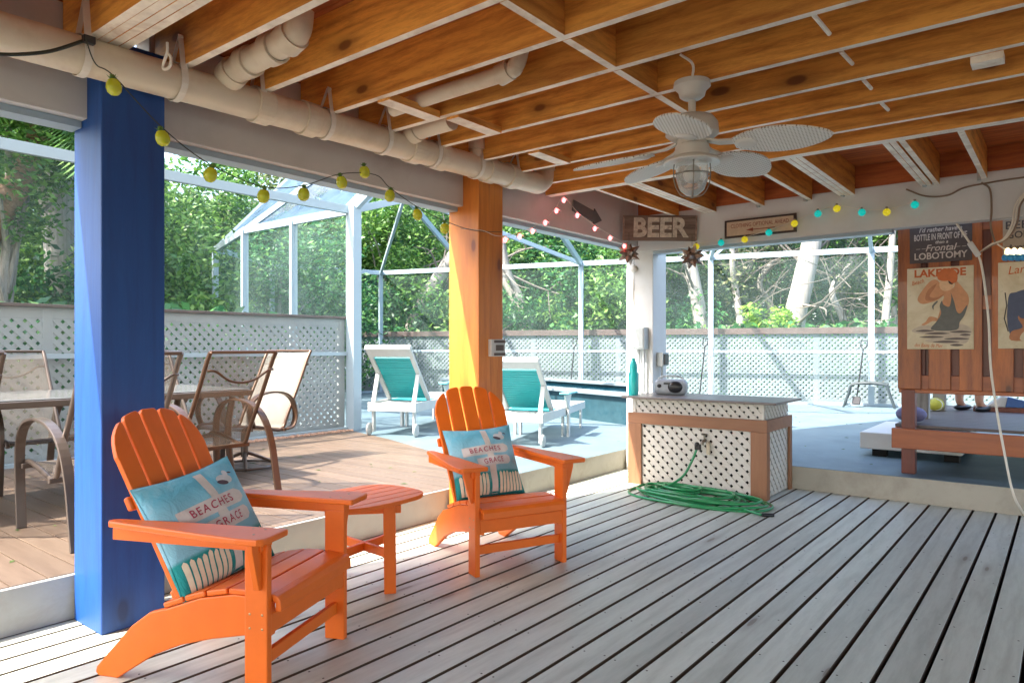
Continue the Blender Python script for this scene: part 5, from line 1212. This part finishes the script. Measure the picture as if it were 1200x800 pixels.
def tree(label,x,y,h,key,mt='bark',sc_=1.0,seed=0,zc=None,lean=0,trunk=True,tr=.10,group='trees beyond the fences',branches=8):
    rnd=random.Random(seed); t=thing('tree',label,'tree',(x,y,-.12),rnd.uniform(0,6),group)
    zc=zc if zc is not None else h-2.1*sc_
    me,cl=crowns[key]; o=bpy.data.objects.new('crown',me); C.objects.link(o); o.parent=t; o.location=(lean,0,zc); o.scale=(sc_,sc_,sc_*1.02)
    q=trunk_mb([(0,0,0),(lean*.2+.08,.05,zc*.35),(lean*.6,-.06,zc*.75),(lean,0,zc+.8*sc_)],tr,tr*.35)
    for c,r in cl[:branches]:
        e=Vector((lean,0,zc))+c*sc_*.9; s_=Vector((lean*.5,0,zc*rnd.uniform(.35,.75))); m_=(s_+e)/2+Vector((rnd.uniform(-.3,.3),rnd.uniform(-.3,.3),rnd.uniform(-.1,.35)))
        b_=trunk_mb([s_,m_,e],tr*.38,.012,6); q.add(b_.v,b_.f)
    q.build('trunk',M[mt],t,smooth=True); return t
def P2(px,D): v=pt(px,407,D); return v.x,v.y
TR=[ # px, depth, height, crown, scale, label
 (-60,13.0,6.0,'A1',1.05,'dense green tree at the far left, half out of frame behind the lattice wall'),
 (45,15.0,5.2,'B1',1.15,'deep green tree behind the leftmost glazed opening'),
 (150,13.5,5.0,'A2',1.05,'tree hidden mostly by the blue post'),
 (235,15.5,6.2,'A1',1.2,'light green tree just right of the blue post'),
 (300,19.0,7.0,'C1',1.3,'olive green airy tree above the blue roof screen'),
 (330,15.5,4.6,'B2',1.1,'deep green tree seen through the white framed enclosure wall'),
 (400,20.5,6.4,'A2',1.3,'tall mid green tree behind the enclosure corner'),
 (455,19.5,6.6,'A1',1.25,'bright green tree left of the orange post with a leaning grey trunk below'),
 (510,21.0,6.6,'B1',1.35,'deep green tree close left of the orange post'),
 (575,20.0,6.4,'A2',1.25,'mid green tree directly behind the orange post'),
 (640,18.5,6.2,'A1',1.2,'bushy light green tree between the orange post and the tall cage post'),
 (690,17.8,5.4,'B2',1.1,'deep teal green tree behind the tall cage post'),
 (745,17.5,6.0,'A2',1.15,'green tree just left of the white post'),
 (800,18.5,6.6,'C2',1.15,'grey olive tree right of the white post'),
 (868,17.5,6.4,'C1',1.1,'tangled olive tree between the two thick pale trunks'),
 (925,20.0,6.8,'B1',1.2,'deep green tree behind the thick pale trunk'),
 (990,17.5,6.5,'C1',1.1,'twiggy olive tree right of the thick pale trunk'),
 (1050,16.5,6.6,'A2',1.1,'green tree at the left edge of the slatted booth'),
 (1130,16.5,6.0,'A1',1.1,'green tree hidden behind the slatted booth'),
 (1230,16.0,6.0,'B1',1.1,'green tree beyond the right edge of the frame'),
]
for i,(px,D,h_,k,s_,lb) in enumerate(TR):
    x,y=P2(px,D); tree(lb,x,y,h_,k,sc_=s_,seed=i+10,tr=.09)
# lower shrubs right behind the fences
me_s,cl_s=crown_mesh('foliage',M['leafB'],21,1.25,.9,26,6500,.12,.42)
me_d,cl_d=crown_mesh('foliage',M['leafA'],22,1.25,.9,26,6500,.12,.42)
me_e,cl_e=crown_mesh('foliage',M['leafD'],23,.55,.45,10,1100,.13,.25)
SH=[(-20,11.5,1.7,me_d,1.1,'round green shrub behind the lattice wall at the left edge'),(60,12.0,1.8,me_s,1.15,'deep green shrub behind the lattice wall left of the blue post'),(140,12.5,1.7,me_d,1.1,'shrub behind the blue post'),(215,12.5,1.9,me_d,1.15,'yellow green shrub just right of the blue post'),
    (265,16.2,1.8,me_s,1.15,'dark shrub seen left of the white framed enclosure wall'),(345,18.0,1.8,me_d,1.2,'shrub seen through the left enclosure panel'),(440,19.0,2.0,me_s,1.3,'deep green shrub at the left end of the back fence'),(505,18.8,1.9,me_s,1.25,'deep green shrub left of the orange post over the fence'),(570,18.0,1.9,me_d,1.2,'shrub behind the orange post over the fence'),
    (625,17.2,1.9,me_s,1.2,'dark shrub over the fence right of the orange post'),(700,16.4,1.9,me_d,1.2,'shrub over the fence behind the tall cage post'),(790,16.2,1.6,me_s,1.0,'teal green shrub over the fence behind the boombox')]
for i,(px,D,z,me,s_,lb) in enumerate(SH):
    x,y=P2(px,D); t=thing('shrub',lb,'shrub',(x,y,-.12),i*1.3,'shrubs behind the fences'); o=bpy.data.objects.new('foliage',me); C.objects.link(o); o.parent=t; o.location=(0,0,z); o.scale=(s_,s_,s_*1.2)
    q=trunk_mb([(0,0,0),(.05,.05,z*.5),(0,0,z)],.05,.02,6); q.build('stem',M['bark'],t,smooth=True)
x,y=P2(905,14.9); t=thing('shrub','small bright yellow green bush behind the fence left of the thick pale trunk','shrub',(x,y,-.12),0,'shrubs behind the fences'); o=bpy.data.objects.new('foliage',me_e); C.objects.link(o); o.parent=t; o.location=(0,0,1.95)
trunk_mb([(0,0,0),(.02,0,1.9)],.04,.02,6).build('stem',M['bark'],t)
# single visible trunks
def tr_thing(label,pts,r0,r1,mt,name='tree',cat='tree',twigs=0,seed=0,group='bare trunks behind the fence'):
    base=Vector((pts[0].x,pts[0].y,-.12)); t=thing(name,label,cat,base,0,group); rel=[p-base for p in pts]
    q=trunk_mb(rel,r0,r1,12); rnd=random.Random(seed)
    q.build('trunk',M[mt],t,smooth=True)
    if twigs:
        q=MB()
        for i in range(int(twigs*1.1)):
            k=rnd.randint(1,len(rel)-1); s_=rel[k-1].lerp(rel[k],rnd.random()); d_=Vector((rnd.uniform(-1,1),rnd.uniform(-.7,.7),rnd.uniform(-.2,1))).normalized(); L_=rnd.uniform(.8,2.4)
            m1=s_+d_*L_*.5+Vector((rnd.uniform(-.3,.3),0,rnd.uniform(-.3,.3))); e=m1+(d_+Vector((rnd.uniform(-.8,.8),0,rnd.uniform(-.6,.4))))*L_*.5
            b_=trunk_mb([s_,m1,e],min(.035,r1*.3),.008,5); q.add(b_.v,b_.f)
            for j in range(2):
                e2=m1+Vector((rnd.uniform(-1,1),rnd.uniform(-.5,.5),rnd.uniform(-.7,.7)))*L_*.5; b_=trunk_mb([m1,(m1+e2)/2+Vector((0,0,rnd.uniform(-.1,.15))),e2],min(.018,r1*.18),.005,5); q.add(b_.v,b_.f)
        q.build('branch',M['twig'],t,smooth=True)
    return t
def g0(px,D): v=pt(px,407,D); return Vector((v.x,v.y,-.12))
tr_thing('thickest pale whitish trunk leaning slightly right, in the back right opening',[g0(926,15.2),pt(930,385,15.2),pt(940,335,15.2),pt(951,285,15.2),pt(962,225,15.2),pt(975,150,15.3)],.25,.18,'bark_pale',twigs=10,seed=1)
tr_thing('pale trunk beside the right metal star',[g0(826,15.6),pt(822,385,15.6),pt(813,330,15.6),pt(806,290,15.6),pt(804,220,15.7)],.17,.12,'bark_pale',twigs=8,seed=2)
tr_thing('thin pale trunk near the left edge of the booth',[g0(1036,15.2),pt(1037,385,15.2),pt(1042,330,15.3),pt(1046,275,15.2),pt(1050,200,15.2)],.09,.06,'bark_pale',twigs=16,seed=3)
tr_thing('slender grey trunk left of the thick pale trunk',[g0(872,16),pt(868,385,16),pt(862,340,16.2),pt(858,300,16),pt(862,230,16)],.10,.05,'bark_pale',twigs=26,seed=4)
tr_thing('crooked grey branching trunk right of the thick pale trunk',[g0(985,16),pt(990,385,16),pt(975,340,16),pt(1000,300,16.2),pt(990,240,16)],.09,.05,'bark_pale',twigs=30,seed=5)
tr_thing('crooked grey trunk in the middle of the back right opening',[g0(900,17),pt(905,370,17),pt(890,330,17),pt(915,290,17),pt(900,240,17)],.10,.05,'bark',twigs=30,seed=6)
tr_thing('long grey trunk leaning right, left of the orange post',[g0(470,18.2),pt(483,390,18.2),pt(498,352,18.2),pt(516,322,18.2),pt(540,285,18.2),pt(560,240,18.3)],.24,.14,'bark',twigs=8,seed=7)
tr_thing('grey trunk leaning left, right of the orange post',[g0(640,16.6),pt(618,388,16.6),pt(606,350,16.6),pt(594,325,16.6),pt(585,280,16.6)],.20,.13,'bark',twigs=6,seed=8)
tr_thing('wide pale smooth trunk beside the blue post',[g0(74,12),pt(76,340,12),pt(74,270,12),pt(66,200,12),pt(60,130,12)],.28,.34,'bark_pale',twigs=3,seed=9)
# palm at the far left
pb_=[g0(-70,10.5),pt(-40,330,10.5),pt(-8,262,10.5),pt(22,215,10.5),pt(42,180,10.5),pt(50,145,10.5)]
t=tr_thing('curved palm trunk with ragged brown bark at the upper left','x' and pb_,.21,.17,'bark_palm',name='palm_tree',cat='palm tree',group=None)
base=t.location; top=pb_[-1]-Vector(base); q=MB(); rnd=random.Random(4)
for k in range(22):
    a=2*PI*k/22+rnd.uniform(-.1,.1); e0=rnd.uniform(-.1,1.1); L_=rnd.uniform(1.5,2.1); pp_=[]
    for i in range(9):
        s_=i/8; r=L_*s_; z=math.sin(e0)*r-1.1*s_*s_*L_*.55; pp_.append(top+Vector((math.cos(a)*r*math.cos(e0*.6),math.sin(a)*r*math.cos(e0*.6),z)))
    for i in range(1,9):
        for sgn in (1,-1):
            for m_ in range(3):
                p0=pp_[i-1].lerp(pp_[i],m_/3); d_=(pp_[i]-pp_[i-1]).normalized(); sd_=d_.cross(Vector((0,0,1))).normalized()*sgn
                tip=p0+(sd_*.8+d_*.6+Vector((0,0,-.35)))*.55*(1-.5*i/9); k0=len(q.v); wv=d_*.022; q.v+=[tuple(p0-wv),tuple((p0+tip)/2+wv),tuple(tip),tuple((p0+tip)/2-wv)]; q.f.append((k0,k0+1,k0+2,k0+3)); q.m.append(0)
me=bpy.data.meshes.new('frond'); me.from_pydata(q.v,[],q.f); me.materials.append(M['leafA']); o=bpy.data.objects.new('frond',me); C.objects.link(o); o.parent=t
# near trees out of shot that dapple the raised deck
for i,(x,y,h_,k,lb) in enumerate(((-8.6,-2.4,7.6,'C2','tall tree beside the raised deck, outside the frame to the left'),(-10.0,.6,7.4,'A1','airy tree left of the dining deck, outside the frame'),(-12.5,3.6,6.6,'A2','tree behind the lattice wall, shading the dining deck'),)):
    tree(lb,x,y,h_,k,sc_=1.0,seed=40+i,tr=.12,group=None)
rnd=random.Random(77); q=MB()
for i in range(110):
    if rnd.random()<.5: x_,y_,z_=rnd.uniform(-7,-3.8),rnd.uniform(.8,4.2),.2075
    else: x_,y_,z_=rnd.uniform(-6.5,-.5),rnd.uniform(6.8,13),.2015
    a=rnd.uniform(0,6.3); l_=rnd.uniform(.015,.035); w_=l_*.4; ca,sa=math.cos(a),math.sin(a)
    q.add([(x_-ca*l_,y_-sa*l_,z_),(x_+sa*w_,y_-ca*w_,z_+.004),(x_+ca*l_,y_+sa*l_,z_+.001),(x_-sa*w_,y_+ca*w_,z_+.005)],[(0,1,2,3)])
o=q.build('fallen_leaves',M['leafC']); tag(o,'small fallen leaves scattered on the raised deck and the patio','leaves',kind='stuff')
rnd=random.Random(19); q=MB()
for i in range(16000):
    f=rnd.random(); p=F0.lerp(F1+fd*1.5,f)+fn*rnd.uniform(.5,2.2); leaf(q,Vector((p.x,p.y,rnd.uniform(-.1,1.75))),rnd.uniform(.12,.24),rnd,.5)
for i in range(9000):
    leaf(q,Vector((rnd.uniform(-9.6,-7.9),rnd.uniform(-3,5.4),rnd.uniform(-.1,1.7))),rnd.uniform(.12,.22),rnd,.5)
me=bpy.data.meshes.new('undergrowth'); me.from_pydata(q.v,[],q.f); me.materials.append(M['leafB']); o=bpy.data.objects.new('undergrowth',me); C.objects.link(o); tag(o,'dark green undergrowth filling the ground behind the lattice fences','undergrowth',kind='stuff')
# far belt of foliage
rnd=random.Random(9); q=MB()
for i in range(26000):
    a=TH+PI/2+rnd.uniform(-.95,.95); D=rnd.uniform(25,34); z=rnd.uniform(0,1)**1.0*(8.2+1.8*math.sin(a*9)+1.0*math.sin(a*23+1))
    leaf(q,Vector((math.cos(a)*D,math.sin(a)*D,z)),rnd.uniform(.4,.8),rnd,.6)
me=bpy.data.meshes.new('far_trees'); me.from_pydata(q.v,[],q.f); me.materials.append(M['far']); o=bpy.data.objects.new('far_trees',me); C.objects.link(o); tag(o,'distant dark belt of woodland behind the trees','woodland',kind='stuff')
bpy.context.view_layer.update()
